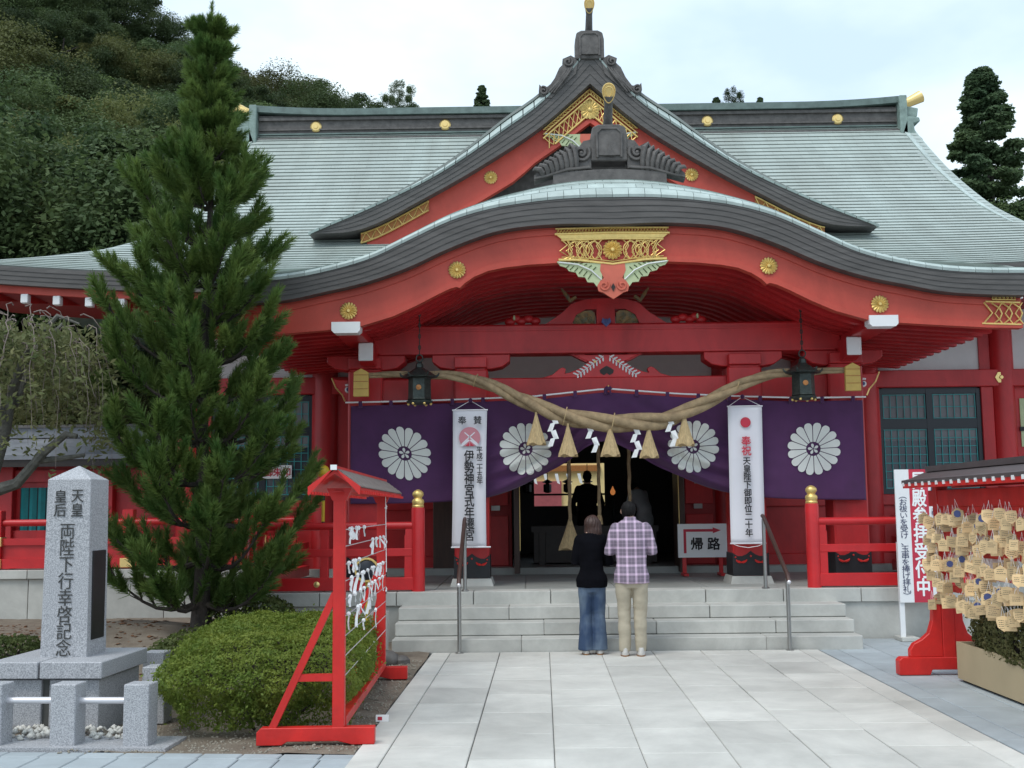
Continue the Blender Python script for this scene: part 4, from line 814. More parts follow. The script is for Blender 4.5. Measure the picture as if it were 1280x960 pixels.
for i in range(6): sp('paper_streamer', MB().prism([(-1.35+.36*i, 2.78), (-1.25+.36*i, 2.78), (-1.22+.36*i, 2.62), (-1.18+.36*i, 2.44), (-1.27+.36*i, 2.48), (-1.32+.36*i, 2.64)], 36.6, 36.61), 'paper', parent=hw)

# ------------------------------------------------------------------ fences with gilded post tops
def giboshi(b, x, y, z, k=1.0):
    prof = [(.075, 0), (.08, .02), (.07, .035), (.075, .05), (.08, .08), (.075, .10), (.055, .115), (.05, .125), (.06, .14), (.075, .165), (.07, .195), (.045, .22), (.012, .235)]
    return b.lathe([(r*k, z+q*k) for r, q in prof], (x, y, 0), 16)
def front_fence(s, label):
    f = thing('fence', label, 'fence', (X0, 0, 0), 'red fences with gilded post tops', True); y = 14.90; xp = s*(2.56 if s < 0 else 2.525)
    x0, x1 = xp+s*.05, s*4.72
    p = part('fence_post', MB().lathe([(.088, .62), (.088, 1.66), (.083, 1.69), (.05, 1.70)], (xp, y, 0), 20), 'red_rail', f, 50)
    part('post_cap', giboshi(MB(), xp, y, 1.69), 'gold', p, True)
    part('rail', MB().tube([(x0, y, 1.46), (x1, y, 1.46)], .05, 12), 'red_rail', f, True)
    part('rail', MB().box(*sorted((x0, x1)), y-.045, y+.045, 1.07, 1.17), 'red_rail', f, bevel=.006)
    part('base_rail', MB().box(*sorted((x0, x1)), y-.06, y+.06, .64, .80), 'red_rail', f, bevel=.006)
    for dx in (.10, 1.21, 2.05):
        x = xp+s*dx
        part('strut', MB().box(x-.055-.02*(dx < .2), x+.055+.02*(dx < .2), y-.039, y+.039, .79, 1.34), 'red_rail', f, bevel=.006); part('strut_neck', MB().box(x-.06, x+.06, y-.04, y+.04, 1.33, 1.42), 'red_rail', f)
    part('joint_boss', MB().lathe([(0, -.075), (.025, -.07), (.04, -.06), (.045, -.05)], (xp+s*1.30, y, .72), 14, axis='y'), 'goldpale', f, True)
    p = part('fence_post', MB().lathe([(.075, .62), (.075, 1.62), (.04, 1.66)], (s*4.70, y, 0), 16), 'red_rail', f, 50); part('post_cap', giboshi(MB(), s*4.70, y, 1.65, .9), 'gold', p, True)
    # return run going back to the hall
    part('rail', MB().tube([(s*4.70, y, 1.46), (s*4.70, 18.5, 1.46)], .045, 10), 'red_rail', f, True); part('rail', MB().box(s*4.70-.04, s*4.70+.04, y, 18.5, 1.07, 1.17), 'red_rail', f); part('base_rail', MB().box(s*4.70-.05, s*4.70+.05, y, 18.5, .64, .80), 'red_rail', f)
front_fence(-1, 'red porch fence left of the steps, behind the paper fortune rack'); front_fence(1, 'red porch fence right of the steps, behind the red and white signboard')
def back_fence(s, x0, x1, label):
    f = thing('fence', label, 'fence', (X0, 0, 0), 'red fences with gilded post tops', True); y = 18.68
    part('rail', MB().tube([(x0, y, 1.52), (x1, y, 1.52)], .055, 10), 'red_rail', f, True); part('rail', MB().box(x0, x1, y-.05, y+.05, 1.16, 1.27), 'red_rail', f); part('panel', MB().box(x0, x1, y-.015, y+.015, .9, 1.2), 'red', f); part('base_rail', MB().box(x0, x1, y-.07, y+.07, .79, .94), 'red_rail', f)
    x = x0+.32
    while x < x1:
        p = part('fence_post', MB().box(x-.09, x+.09, y-.085, y+.085, .78, 1.72), 'red_rail', f, bevel=.01)
        for z in (.79, 1.14): part('post_fitting', MB().box(x-.11, x+.11, y-.105, y+.10, z, z+.15), 'goldpale', p, bevel=.01)
        x += 2.15
back_fence(-1, -10.1, -4.9, 'red veranda fence with gilded fittings behind the stone monument'); back_fence(1, 4.9, 10.5, 'red veranda fence far right, behind the prayer plaque rack')

# ------------------------------------------------------------------ side corridor on the far left
co = thing('corridor_building', 'low red corridor with grey roof and teal slatted windows behind the monument', 'building', (X0, 0, 0), local=True)
cx0, cx1 = -16, -7.0
part('roof', MB().add([(cx0, 19.3, 2.66), (cx1, 19.3, 2.66), (cx1, 20.6, 3.06), (cx0, 20.6, 3.06), (cx0, 19.3, 2.58), (cx1, 19.3, 2.58), (cx1, 20.6, 2.98), (cx0, 20.6, 2.98)], [(0, 1, 2, 3), (7, 6, 5, 4), (0, 4, 5, 1), (1, 5, 6, 2), (2, 6, 7, 3), (3, 7, 4, 0)]), 'greyroof', co)
part('roof_ridge', MB().box(cx0, cx1+.05, 20.4, 20.8, 3.02, 3.20), 'greyroof', co); part('roof_ridge', MB().box(cx0, cx1+.06, 20.36, 20.84, 3.20, 3.25), 'oni', co)
part('eave_board', MB().box(cx0, cx1, 19.33, 19.4, 2.46, 2.58), 'wood', co)
part('wall', MB().box(cx0, cx1, 20.0, 20.1, .7, 2.75), 'red', co); part('wall_beam', MB().box(cx0, cx1, 19.9, 20.0, 2.22, 2.42), 'red', co); part('wall_beam', MB().box(cx0, cx1, 19.9, 20.0, 1.24, 1.38), 'red', co)
for x in (-10.2, -8.45, -11.9, -13.6): part('column', MB().box(x-.12, x+.12, 19.82, 20.06, .7, 2.5), 'red', co, bevel=.01)
for x in (-10.0, -11.75, -13.45):
    w = part('window', MB().box(x-.0, x+1.35, 19.96, 19.99, 1.38, 2.12), 'black', co)
    for k in range(9): part('slat', MB().prismz([(x+.02+.15*k, 19.95), (x+.085+.15*k, 19.91), (x+.15+.15*k, 19.95)], 1.38, 2.12), 'tealboard', w)

# ------------------------------------------------------------------ purple curtain
CB = [(-3.612, 1.753), (-2.866, 1.753), (-2.454, 1.763), (-2.082, 1.782), (-1.684, 1.822), (-1.297, 1.944), (-0.963, 2.109), (-0.571, 2.317), (-0.316, 2.503), (-0.022, 2.582), (0.273, 2.464), (0.606, 2.26), (1.018, 2.067), (1.499, 1.885), (1.842, 1.812), (2.107, 1.782), (2.823, 1.748), (3.51, 1.733)]
CT = [(-3.612, 3.146), (-2.768, 3.156), (-1.915, 3.175), (-1.003, 3.205), (-0.022, 3.298), (0.959, 3.215), (1.891, 3.166), (2.725, 3.136), (3.51, 3.141)]
CBc = smooth_curve(CB, 160)
def cbot(x): return interp(x, CBc)
def cfold(x, z):
    zb, zt = cbot(x), interp(x, CT)-.03; t = min(1, max(0, (z-zb)/max(.05, zt-zb))); ax = abs(x)
    k = math.exp(-((ax-.95)/.75)**2)
    y = .045*math.sin(x*5.1+.6)*(1-.55*t)+.016*math.sin(x*11.3+2*t)*(1-t)+.012*math.sin(x*2.2+z*3.)
    y += .085*k*(1-t)**1.5*math.sin((z-zb)*26+ax*1.5)+.02*k*math.sin((z-zb)*11+1)*(1-t)
    return y
CY = 15.84
cu = thing('curtain', 'purple ceremonial curtain with white chrysanthemum crests across the porch', 'curtain', (X0, 0, 0), local=True)
b = MB(); nx, nz = 190, 56
for i in range(nx+1):
    x = -3.59+7.10*i/nx
    for j in range(nz+1):
        t = (j/nz); zb, zt = cbot(x), interp(x, CT)-.035; z = zb+(zt-zb)*t; b.v.append((x, CY+cfold(x, z), z))
for i in range(nx):
    for j in range(nz): a = i*(nz+1)+j; b.f.append((a, a+nz+1, a+nz+2, a+1)); b.m.append(0)
o = part('cloth', b, 'purple', cu, True); md = o.modifiers.new('thickness', 'SOLIDIFY'); md.thickness = .004; md.offset = 1
part('hanging_cord', MB().tube([(x, CY-.012, interp(x, CT)+.012) for x in np.linspace(-3.66, 3.56, 50)], .012, 6), 'paper', cu, True)
for x in np.linspace(-3.45, 3.38, 17): part('loop', MB().box(x-.025, x+.025, CY-.03, CY+.02, interp(x, CT)-.07, interp(x, CT)+.025), 'purple', cu, bevel=.006)
part('centre_knot', MB().ball((0, CY-.04, 3.312), (.05, .03, .035), 10).tube([(-.03, CY-.045, 3.305), (-.05, CY-.05, 3.24)], .012, 6).tube([(.02, CY-.045, 3.305), (.03, CY-.05, 3.22)], .012, 6), 'purple', cu, True); part('gold_tip', MB().ball((0, CY-.06, 3.342), .014, 6), 'goldpale', cu)
def crest(cx, cz, r, sk):
    b = MB()
    def P(rr, a, off): x = cx+rr*math.cos(a); z = cz+rr*math.sin(a)+sk*rr*math.cos(a); return (x, CY+cfold(x, z)-off, z)
    for k in range(16):
        a0 = 2*PI*(k+.5)/16; o = len(b.v); prof = [(.27, .75), (.42, .84), (.58, .88), (.72, .90), (.86, .90), (.94, .70), (.985, .40), (1.0, .0)]
        for (q, w) in prof:
            for sg in (-1, -.5, 0, .5, 1): b.v.append(P(q*r, a0+sg*w*PI/16, .016))
        for i in range(len(prof)-1):
            for j in range(4): b.f.append((o+i*5+j, o+i*5+j+1, o+i*5+j+6, o+i*5+j+5)); b.m.append(0)
    for k in range(5):
        a0 = 2*PI*k/5+.5; o = len(b.v); b.v.append(P(.02*r, a0, .016))
        for t in np.linspace(-1, 1, 7): b.v.append(P(r*(.10+.105*math.cos(t*1.3)), a0+t*.50*(.6+.4*math.cos(t)), .016))
        for i in range(6): b.f.append((o, o+1+i, o+2+i)); b.m.append(0)
    return part('crest', b, 'crest', cu)
for cx, cz, r, sk in ((-2.833, 2.440, .368, -.16), (-1.159, 2.484, .363, -.02), (1.153, 2.489, .363, .06), (2.815, 2.443, .363, .04)): crest(cx, cz, r, sk)

# ------------------------------------------------------------------ straw rope with tassels and paper streamers
ro = thing('sacred_rope', 'thick twisted straw rope with tassels and zigzag paper slung across the porch', 'rope', (X0, 0, 0), local=True)
RC = smooth_curve([(-3.42, 3.49), (-3.2, 3.505), (-2.6, 3.495), (-2.2, 3.48), (-1.9, 3.43), (-1.65, 3.345), (-1.25, 3.16), (-.7, 2.925), (-.3, 2.83), (0, 2.805), (.35, 2.80), (.75, 2.845), (1.3, 3.075), (1.6, 3.22), (1.9, 3.36), (2.2, 3.44), (2.7, 3.47), (3.35, 3.50)], 150)
RRAD = [(-3.42, .035), (-2.4, .055), (-1.9, .075), (-1.2, .098), (-.5, .118), (0, .122), (.5, .118), (1.3, .098), (1.9, .078), (2.5, .055), (3.35, .035)]
RY = lambda x: 15.52-.10*math.exp(-(x/1.5)**2)
ln = 0; prev = None; arc = []
for x, z in RC:
    if prev: ln += math.hypot(x-prev[0], z-prev[1])
    arc.append(ln); prev = (x, z)
for k in range(3):
    pts, rs = [], []
    for (x, z), s_ in zip(RC, arc):
        r = interp(x, RRAD); a = s_*3.1+2*PI*k/3; pts.append((x, RY(x)+r*.56*math.cos(a), z+r*.56*math.sin(a))); rs.append(r*.56*(1+.05*noise.noise((s_*9, k*5, 0))))
    part('strand', MB().tube(pts, rs, 12), 'rope', ro, True)
for x in (-1.83, -.62, .02, 1.72):
    z = interp(x, RC); r = interp(x, RRAD)*1.06; part('binding', MB().tube([(x+.03*math.sin(a), RY(x)+r*math.cos(a), z+r*math.sin(a)) for a in np.linspace(0, 2*PI, 17)[:-1]], .008, 5, closed=True), 'straw', ro)
def tassel(name, x, y, zt, zb, w, parent, cord=0.):
    b = MB(); h = zt-zb; n = 26; vs = []
    prof = [(.10, 0), (.16, .06), (.30, .25), (.52, .5), (.74, .75), (.92, .94), (.96, 1.0)]
    for q, t in prof:
        for j in range(n): a = 2*PI*j/n; rr = w*q*(1+(.09*t)*math.sin(j*2.4)+.04*noise.noise((j*3.1, t*2, x*7))); vs.append((x+rr*math.cos(a), y+rr*math.sin(a)*.8, zt-h*t+(.02*math.sin(j*5.3) if t == 1 else 0)))
    f = [(i*n+j, i*n+(j+1) % n, (i+1)*n+(j+1) % n, (i+1)*n+j) for i in range(len(prof)-1) for j in range(n)]+[tuple(range((len(prof)-1)*n, len(prof)*n))]
    b.add(vs, f); b.tube([(x, y, zt-.01), (x, y, zt+.03)], w*.13, 6)
    if cord: b.tube([(x, y, zt), (x, y, zt+cord)], .008, 5)
    return part(name, b, 'straw', parent)
for x, zt, zb in ((-1.01, 2.93, 2.525), (-.585, 2.77, 2.365), (-.02, 2.755, 2.36), (.50, 2.73, 2.335), (.985, 2.90, 2.49)): tassel('tassel', x, RY(x)-.05, zt, zb, .135, ro)
for x, zt, zb, lean in ((-.785, 2.90, 2.47, 0.), (-.315, 2.78, 2.385, .15), (.315, 2.74, 2.31, .03), (.77, 2.87, 2.455, .11)):
    b = MB(); h = (zt-zb)/4*.95; y = RY(x)-.06; zig = 1
    b.bar((x, y, zt+.05), (x, y, zt-.01), .006, .006)
    for k in range(4):
        z = zt-h*k; xx = x+lean*(k/4)+.022*zig; w = .034; dx = .042*zig
        b.add([(xx-w-dx*.5, y-.012*(k % 2), z), (xx+w-dx*.5, y+.012*(k % 2), z+.02), (xx+w+dx*.5, y-.01, z-h), (xx-w+dx*.5, y+.014, z-h*1.05)], [(0, 1, 2, 3)]); zig = -zig
    part('paper_streamer', b, 'paper', ro)

# ------------------------------------------------------------------ hanging banners
def banner(xt, xb, zt, zb, w, label, curl):
    t = thing('banner', label, 'banner', (X0, 0, 0), 'hanging white cloth banners', True); y0 = 15.60
    b = MB(); n = 26
    sf = lambda z: curl*.06*math.sin((zt-z)/(zt-zb)*PI)
    for j in range(n+1):
        q = j/n; z = zt+(zb-zt)*q; xc = xt+(xb-xt)*q
        for i in range(7): u = -1+i/3; b.v.append((xc+u*w/2*(1-.04*math.sin(q*PI)*abs(curl)), y0+sf(z)+.006*math.sin(u*2+q*5)*q, z))
    for j in range(n):
        for i in range(6): a = j*7+i; b.f.append((a, a+1, a+8, a+7)); b.m.append(0)
    o = part('cloth', b, 'cloth', t, True); md = o.modifiers.new('thickness', 'SOLIDIFY'); md.thickness = .003; md.offset = 1
    for z, x in ((zt, xt), (zb, xb)): part('rod', MB().tube([(x-w/2-.01, y0, z), (x+w/2+(.06 if z == zb and curl < 0 else .01), y0, z)], .011, 8), 'alu', t, True)
    part('cord', MB().tube([(xt-w/2+.01, y0, zt), (xt, y0+.16, zt+.145), (xt+w/2-.01, y0, zt)], .005, 5), 'paper', t)
    part('knot', MB().ball((xt, y0+.14, zt+.145), (.03, .03, .035), 8), 'purple', t)
    return t, y0
bl, y0 = banner(-1.913, -1.937, 3.012, 1.153, .468, 'white hanging banner with pink disc and crossed shrine roof, on the left pillar', -1)
def disc(parent, x, z, r, m, y, n=32, cut=None):
    pts = [(x+r*math.cos(a), z+r*math.sin(a)) for a in (np.linspace(0, 2*PI, n+1)[:-1] if cut is None else np.linspace(cut[0], cut[1], n))]
    b = MB().add([(p[0], y, p[1]) for p in pts], [tuple(range(len(pts)))]); return part('emblem', b, m, parent)
yb = y0-.075
def flat(parent, poly, m, y, name='emblem'): return part(name, MB().add([(x, y, z) for x, z in poly], [tuple(range(len(poly)))]), m, parent)
xc = -1.916
disc(bl, xc, 2.630, .145, 'pink', yb, cut=(-.85, PI+.85))
for s in (-1, 1):
    flat(bl, [(xc-s*.115, 2.548), (xc-s*.095, 2.544), (xc+s*.075, 2.698), (xc+s*.065, 2.708)], 'cloth', yb-.002); flat(bl, [(xc+s*.008, 2.515), (xc+s*.008, 2.568), (xc+s*.06, 2.515)], 'redink', yb-.002)
    flat(bl, [(xc+s*.02, 2.606), (xc+s*.135, 2.524), (xc+s*.10, 2.510), (xc+s*.0, 2.592)], 'cloth', yb-.001)
lettering('奉', .118, 'ink', bl, (-2.016, yb-.02, 2.92), heavy=.002); lettering('賛', .118, 'ink', bl, (-1.806, yb-.02, 2.92), heavy=.002)
lettering('伊勢神宮式年遷宮', .14, 'ink', bl, (-1.925, yb-.03, 2.46), vert=True, spacing=.9, fit=1.22, heavy=.003)
lettering('平成二十五年', .085, 'ink', bl, (-1.783, yb-.03, 2.50), vert=True, spacing=.9, fit=.50, heavy=.002)
br, y0 = banner(1.84, 1.826, 3.022, 1.167, .464, 'white hanging banner with a plain red sun disc, on the right pillar', .15)
disc(br, 1.84, 2.80, .070, 'redink', y0-.02)
lettering('奉', .135, 'redink', br, (1.838, y0-.03, 2.61), heavy=.003); lettering('祝', .135, 'redink', br, (1.838, y0-.03, 2.475), heavy=.003)
lettering('天皇陛下御即位二十年', .106, 'ink', br, (1.833, y0-.05, 2.32), vert=True, spacing=.95, fit=1.06, heavy=.0028)
part('bottom_cord', MB().tube([(1.61, y0, 1.165), (1.70, y0, 1.13), (1.825, y0, 1.11), (1.96, y0, 1.13), (2.04, y0, 1.165)], .004, 5), 'paper', br)

# ------------------------------------------------------------------ lanterns, plaques
def lantern(x, label):
    t = thing('hanging_lantern', label, 'lantern', (X0+x, 15.30, 3.12), 'bronze lanterns under the porch roof', True)
    part('body', MB().lathe([(.145, .0), (.165, .015), (.155, .03), (.15, .29), (.17, .305)], (0, 0, 0), 6), 'bronze', t); part('base', MB().lathe([(.10, -.05), (.17, -.03), (.18, 0)], (0, 0, 0), 6), 'bronze', t)
    part('lantern_roof', MB().lathe([(.235, .31), (.245, .325), (.16, .38), (.08, .43), (.055, .45), (.05, .50), (.02, .53)], (0, 0, 0), 6), 'bronze', t)
    for k in range(6):
        a = PI/3*k; part('roof_curl', MB().tube([(.22*math.cos(a), .22*math.sin(a), .325), (.25*math.cos(a), .25*math.sin(a), .345), (.265*math.cos(a), .265*math.sin(a), .375)], [.016, .014, .008], 6), 'bronze', t)
        part('foot', MB().ball((.15*math.cos(a), .15*math.sin(a), -.045), .02, 6), 'gold', t)
    part('emblem', MB().lathe([(0, -.145), (.035, -.14), (.04, -.125)], (0, 0, .17), 10, axis='y'), 'goldpaint', t)
    part('ring', MB().tube([(.045*math.cos(a), 0, .575+.05*math.sin(a)) for a in np.linspace(0, 2*PI, 15)[:-1]], .010, 6, closed=True), 'bronze', t)
    ch = part('chain', MB().tube([(0, 0, .62), (0, 0, 1.32)], .006, 5), 'bronze', t)
    for k in range(9): part('chain_link', MB().tube([(.016*math.cos(a)*(k % 2), .016*math.cos(a)*(1-k % 2), .65+.075*k+.032*math.sin(a)) for a in np.linspace(0, 2*PI, 9)[:-1]], .006, 4, closed=True), 'bronze', ch)
lantern(-2.575, 'six-sided bronze lantern hanging left of the pink disc banner'); lantern(2.575, 'six-sided bronze lantern hanging right of the red sun banner')
for x, lab in ((-3.385, 'yellow wooden plaque with pointed top at the left end of the straw rope'), (3.28, 'yellow wooden plaque with pointed top at the right end of the straw rope')):
    t = thing('wooden_plaque', lab, 'plaque', (X0+x, 15.45, 3.20), 'wooden plaques at the rope ends', True)
    part('board', MB().prism([(-.105, 0), (.105, 0), (.10, .33), (.0, .385), (-.10, .33)], -.03, .03), 'plaque', t, bevel=.006)
    for z in (.10, .20, .29): part('batten', MB().box(-.102, .102, -.036, -.029, z, z+.008), 'goldpaint', t)

# ------------------------------------------------------------------ bell ropes, offering box, arrow sign
for x, zb, lab, tas in ((-.51, 1.08, 'straw bell rope with large tassel left of the black-clothed man', True), (-.07, 1.5, 'straw bell rope in front of the black-clothed man', False), (.385, 1.35, 'straw bell rope beside the small flame', False)):
    t = thing('bell_rope', lab, 'rope', (X0+x, 17.2, 0), 'bell ropes in the entrance', True)
    part('rope', MB().tube([(.004*math.sin(k*.9), .004*math.cos(k*.9), 3.2-(3.2-zb-(.3 if tas else 0))*k/40) for k in range(41)], .026, 8), 'rope', t, True)
    if tas: tassel('tassel', 0, 0, 1.52, 1.06, .175, t)
    else: part('rope_end', MB().lathe([(.03, zb+.06), (.045, zb), (.05, zb-.08)], (0, 0, 0), 10), 'straw', t)
    part('bell', MB().ball((0, 0, 3.1), .12, 12), 'bronze', t, True)
ob = thing('offering_box', 'dark slatted wooden offering box in the shrine doorway', 'offering box', (X0, 20.0, .66), local=True)
part('body', MB().box(-1.05, 1.05, -.35, .35, .08, .62), 'wood', ob, bevel=.01)
for x in (-.9, .9): part('leg', MB().box(x-.06, x+.06, -.36, .36, 0, .66), 'wood', ob, bevel=.008)
part('rim', MB().box(-1.08, 1.08, -.40, -.34, .60, .70).box(-1.08, 1.08, .34, .40, .60, .70), 'wood', ob)
for k in range(12): part('slat', MB().box(-.97+.17*k, -.92+.17*k, -.34, .34, .62, .66), 'door', ob)
asg = thing('direction_sign', 'white sign with bent red arrow and two black characters by the entrance', 'sign', (X0+1.535, 17.75, .62), local=True)
part('board', MB().box(-.375, .375, -.015, .015, .275, .785), 'white', asg)
for x in (-.28, .28): part('leg', MB().box(x-.03, x+.03, .015, .06, 0, .6), 'red', asg); part('foot', MB().box(x-.035, x+.035, -.18, .22, 0, .04), 'red', asg)
flat(asg, [(-.29, .34), (-.25, .34), (-.25, .665), (.16, .665), (.16, .64), (.285, .685), (.16, .73), (.16, .705), (-.29, .705)], 'redink', -.018, 'arrow')
lettering('帰', .20, 'ink', asg, (-.09, -.022, .575), heavy=.005); lettering('路', .20, 'ink', asg, (.17, -.022, .575), heavy=.005)
fi = thing('lamp_flame', 'small orange lamp flame glowing in the dark shrine hall', 'lamp', (X0+.49, 22., 1.9), local=True)
part('flame', MB().lathe([(.01, 0), (.045, .04), (.05, .08), (.02, .14), (.004, .18)], (0, 0, 0), 10), 'flame', fi, True); part('lamp_stand', MB().tube([(0, 0, -1.24), (0, 0, 0)], .02, 8).lathe([(.02, -.05), (.08, 0), (.07, .01)], (0, 0, 0), 10), 'bronze', fi)

# ------------------------------------------------------------------ people
def remesh(mb, vox, iters=4, noise_amp=0., nscale=9., pinch=None):
    me = mb.mesh('tmp', 'skin'); o = bpy.data.objects.new('tmp', me); COL.objects.link(o)
    m = o.modifiers.new('r', 'REMESH'); m.mode = 'VOXEL'; m.voxel_size = vox
    if iters: k = o.modifiers.new('s', 'SMOOTH'); k.iterations = iters; k.factor = .5
    bpy.context.view_layer.update(); r = bpy.data.meshes.new_from_object(o.evaluated_get(bpy.context.evaluated_depsgraph_get())); bpy.data.objects.remove(o)
    if noise_amp:
        for v in r.vertices:
            p = v.co; d = noise.noise(Vector((p.x*nscale, p.y*nscale, p.z*nscale*1.0)))+.5*noise.noise(Vector((p.x*nscale*.7+9, p.y*nscale*.7, p.z*nscale*2.6)))
            v.co = p+v.normal*d*noise_amp
    r.materials.clear(); r.shade_smooth(); return r
def limb(b, pts, rs, n=12): return b.tube(pts, rs, n)
def capsule_chain(b, pts, rs, n=10, sub=5):
    P, Rr = [], []
    for i in range(len(pts)-1):
        for k in range(sub): t = k/sub; P.append(Vector(pts[i]).lerp(Vector(pts[i+1]), t)); Rr.append(rs[i]+(rs[i+1]-rs[i])*t)
    P.append(Vector(pts[-1])); Rr.append(rs[-1]); b.tube(P, Rr, n); b.ball(P[0], Rr[0], 8); b.ball(P[-1], Rr[-1], 8); return b
def hand(b, wrist, direction, inward, k=1.0):     # palm, four fingers of different lengths, thumb from the side of the palm
    d = Vector(direction).normalized(); s = Vector(inward).normalized(); u = d.cross(s).normalized(); w = Vector(wrist); s = u.cross(d)
    R = Matrix((u, s, d)).transposed()
    b.ball(w+d*.045*k, (.038*k, .014*k, .052*k), 12, R=R)
    for i, (o, l) in enumerate(((-.028, .062), (-.010, .074), (.009, .070), (.027, .056))):
        a = w+d*.085*k+u*o*k; b.tube([a-d*.02*k, a, a+d*l*.5*k+s*.006*k, a+d*l*k+s*.016*k], [.0095*k, .009*k, .0085*k, .007*k], 8); b.ball(a+d*l*k+s*.016*k, .007*k, 6)
    t = w+d*.03*k-u*.034*k; b.tube([w+d*.02*k-u*.02*k, t, t+d*.032*k-u*.014*k+s*.008*k, t+d*.058*k-u*.012*k+s*.014*k], [.012*k, .0115*k, .010*k, .008*k], 8); return b
def head(b, c, tilt, k=1.0, yaw=0.):
    R = Matrix.Rotation(yaw, 3, 'Z') @ Matrix.Rotation(-tilt, 3, 'X'); c = Vector(c)     # faces +y
    b.ball(c+R @ Vector((0, -.012, .025))*k, (.076*k, .095*k, .098*k), 16, R=R); b.ball(c+R @ Vector((0, .022, -.045))*k, (.056*k, .068*k, .072*k), 14, R=R)
    b.tube([c+R @ Vector((0, .088, .018))*k, c+R @ Vector((0, .108, -.018))*k, c+R @ Vector((0, .092, -.03))*k], [.008*k, .014*k, .010*k], 8)
    for s in (-1, 1): b.ball(c+R @ Vector((s*.077, -.005, -.005))*k, (.010*k, .020*k, .032*k), 10, R=R); b.ball(c+R @ Vector((s*.016, .083, -.062))*k, (.018*k, .008*k, .006*k), 6, R=R)
    return R
def face_bits(parent, c, R, k):
    for s in (-1, 1): part('eye', MB().ball(Vector(c)+R @ Vector((s*.031, .080, .018))*k, (.011*k, .006*k, .006*k), 8), 'paper', parent); part('iris', MB().ball(Vector(c)+R @ Vector((s*.031, .0855, .018))*k, .0045*k, 6), 'hair_black', parent)
    part('mouth', MB().ball(Vector(c)+R @ Vector((0, .090, -.062))*k, (.022*k, .004*k, .004*k), 8), 'coral', parent)
def person(label, loc, h, spec, rotz=0., group=None):
    t = thing('person', label, 'person', loc, group, True, rotz); k = h/1.7; f = spec['fem']
    sw = .155 if f else .182; hipw = .155 if f else .150; hx = .078 if f else .088; lean = spec.get('lean', .04); sx = spec.get('stance', .10); lr = .084 if f else .088
    arms = spec['arms']; hc = Vector(spec['head']); sh_z = 1.40 if f else 1.42
    tors = [(0, -.0, .80, hipw*1.02, .108), (0, 0, .90, hipw*1.05, .112), (0, .01, 1.0, .128 if f else .148, .092), (0, .02, 1.12, .125 if f else .156, .094), (0, lean*.7, 1.25, .148 if f else .178, .105), (0, lean, 1.36, sw*.98, .098), (0, lean*1.1, sh_z+.01, sw*.84, .076), (0, lean*1.2, sh_z+.06, .075, .06), (0, lean*1.3, sh_z+.09, .055, .055)]
    S3 = lambda q: tuple(c*k for c in q)
    def legs(b, g, flare=0., knee=0.):
        for s, ox in ((-1, 0), (1, .015)):
            limb(b, [S3((s*hx, 0, .90)), S3((s*(hx+.005), -.005, .70)), S3((s*(hx+(sx-hx)*.6), .012+knee, .48)), S3((s*sx, -.015, .28)), S3((s*sx, -.01, .05))], [lr*k+g, (lr-.010)*k+g, .062*k+g, .054*k+g+flare*.35, .040*k+g+flare], 16)
        return b
    def armsb(b, g, upto=1.0):
        for s, (el, wr) in zip((-1, 1), arms):
            S = Vector((s*sw*.93, lean*1.05, sh_z-.025)); capsule_chain(b, [S*k, Vector(el)*k, Vector(el).lerp(Vector(wr), upto)*k], [.052*k+g, .042*k+g, .030*k+g], 12)
        return b
    b = MB(); b.loft([(x*k, y*k, z*k, rx*k*.95, ry*k*.95) for x, y, z, rx, ry in tors], 20); legs(b, -.006); armsb(b, -.004)
    capsule_chain(b, [S3((0, lean*1.15, sh_z+.02)), Vector((0, lean*1.2+.02, sh_z+.09))*k, (hc+Vector((0, -.015, -.05)))*k], [.056*k, .050*k, .050*k])
    R = head(b, hc*k, spec['tilt'], k, spec.get('yaw', 0))
    for s, (el, wr) in zip((-1, 1), arms):
        d = (Vector(wr)-Vector(el)).normalized(); hand(b, Vector(wr)*k, d*.5+Vector(spec.get('hdir', (0, .3, .8))), (-s, 0, 0), k)
    for s in (-1, 1): b.ball(S3((s*sx, .05, .04)), (.036*k, .11*k, .036*k), 12)
    body = link('body', remesh(b, spec.get('vox', .0085), 3), t); body.data.materials.append(M['skin']); face_bits(body, hc*k, R, k)
    # top
    b = MB(); z0 = spec['hem']; rings = [(x*k, y*k, max(z, z0)*k if z < z0+.02 else z*k, (rx+.016)*k, (ry+.018)*k) for x, y, z, rx, ry in tors if z >= z0-.11][:-1]
    rings = [(x, y, z, rx+max(0, 1.02*k-z)*.16, ry+max(0, 1.02*k-z)*.10) for x, y, z, rx, ry in rings]; rings[0] = (rings[0][0], rings[0][1], z0*k, (hipw+(.034 if f else .050))*k, .140*k); b.loft(rings, 22); armsb(b, .013*k, spec.get('sleeve', .93))
    if spec.get('collar'): b.lathe([(.060*k, (sh_z+.04)*k), (.068*k, (sh_z+.075)*k), (.058*k, (sh_z+.105)*k), (.045*k, (sh_z+.08)*k)], (0, lean*1.2*k, 0), 16)
    me = remesh(b, spec.get('vox', .011), 3, spec.get('wr', .007)*k, 8); me.materials.append(M[spec['top_m']]); link(spec['top'], me, t)
    # trousers
    b = MB(); b.loft([(0, 0, .74*k, (hipw*.98)*k, .104*k), (0, -.006*k, .84*k, (hipw+.008)*k, .118*k), (0, 0, .92*k, (hipw+.004)*k, .112*k), (0, .005*k, .99*k, .142*k, .096*k)], 22); legs(b, .012*k, spec.get('flare', 0), 0)
    me = remesh(b, .011, 2, spec.get('lw', .006)*k, 8); me.materials.append(M[spec['bot_m']]); link('trousers', me, t)
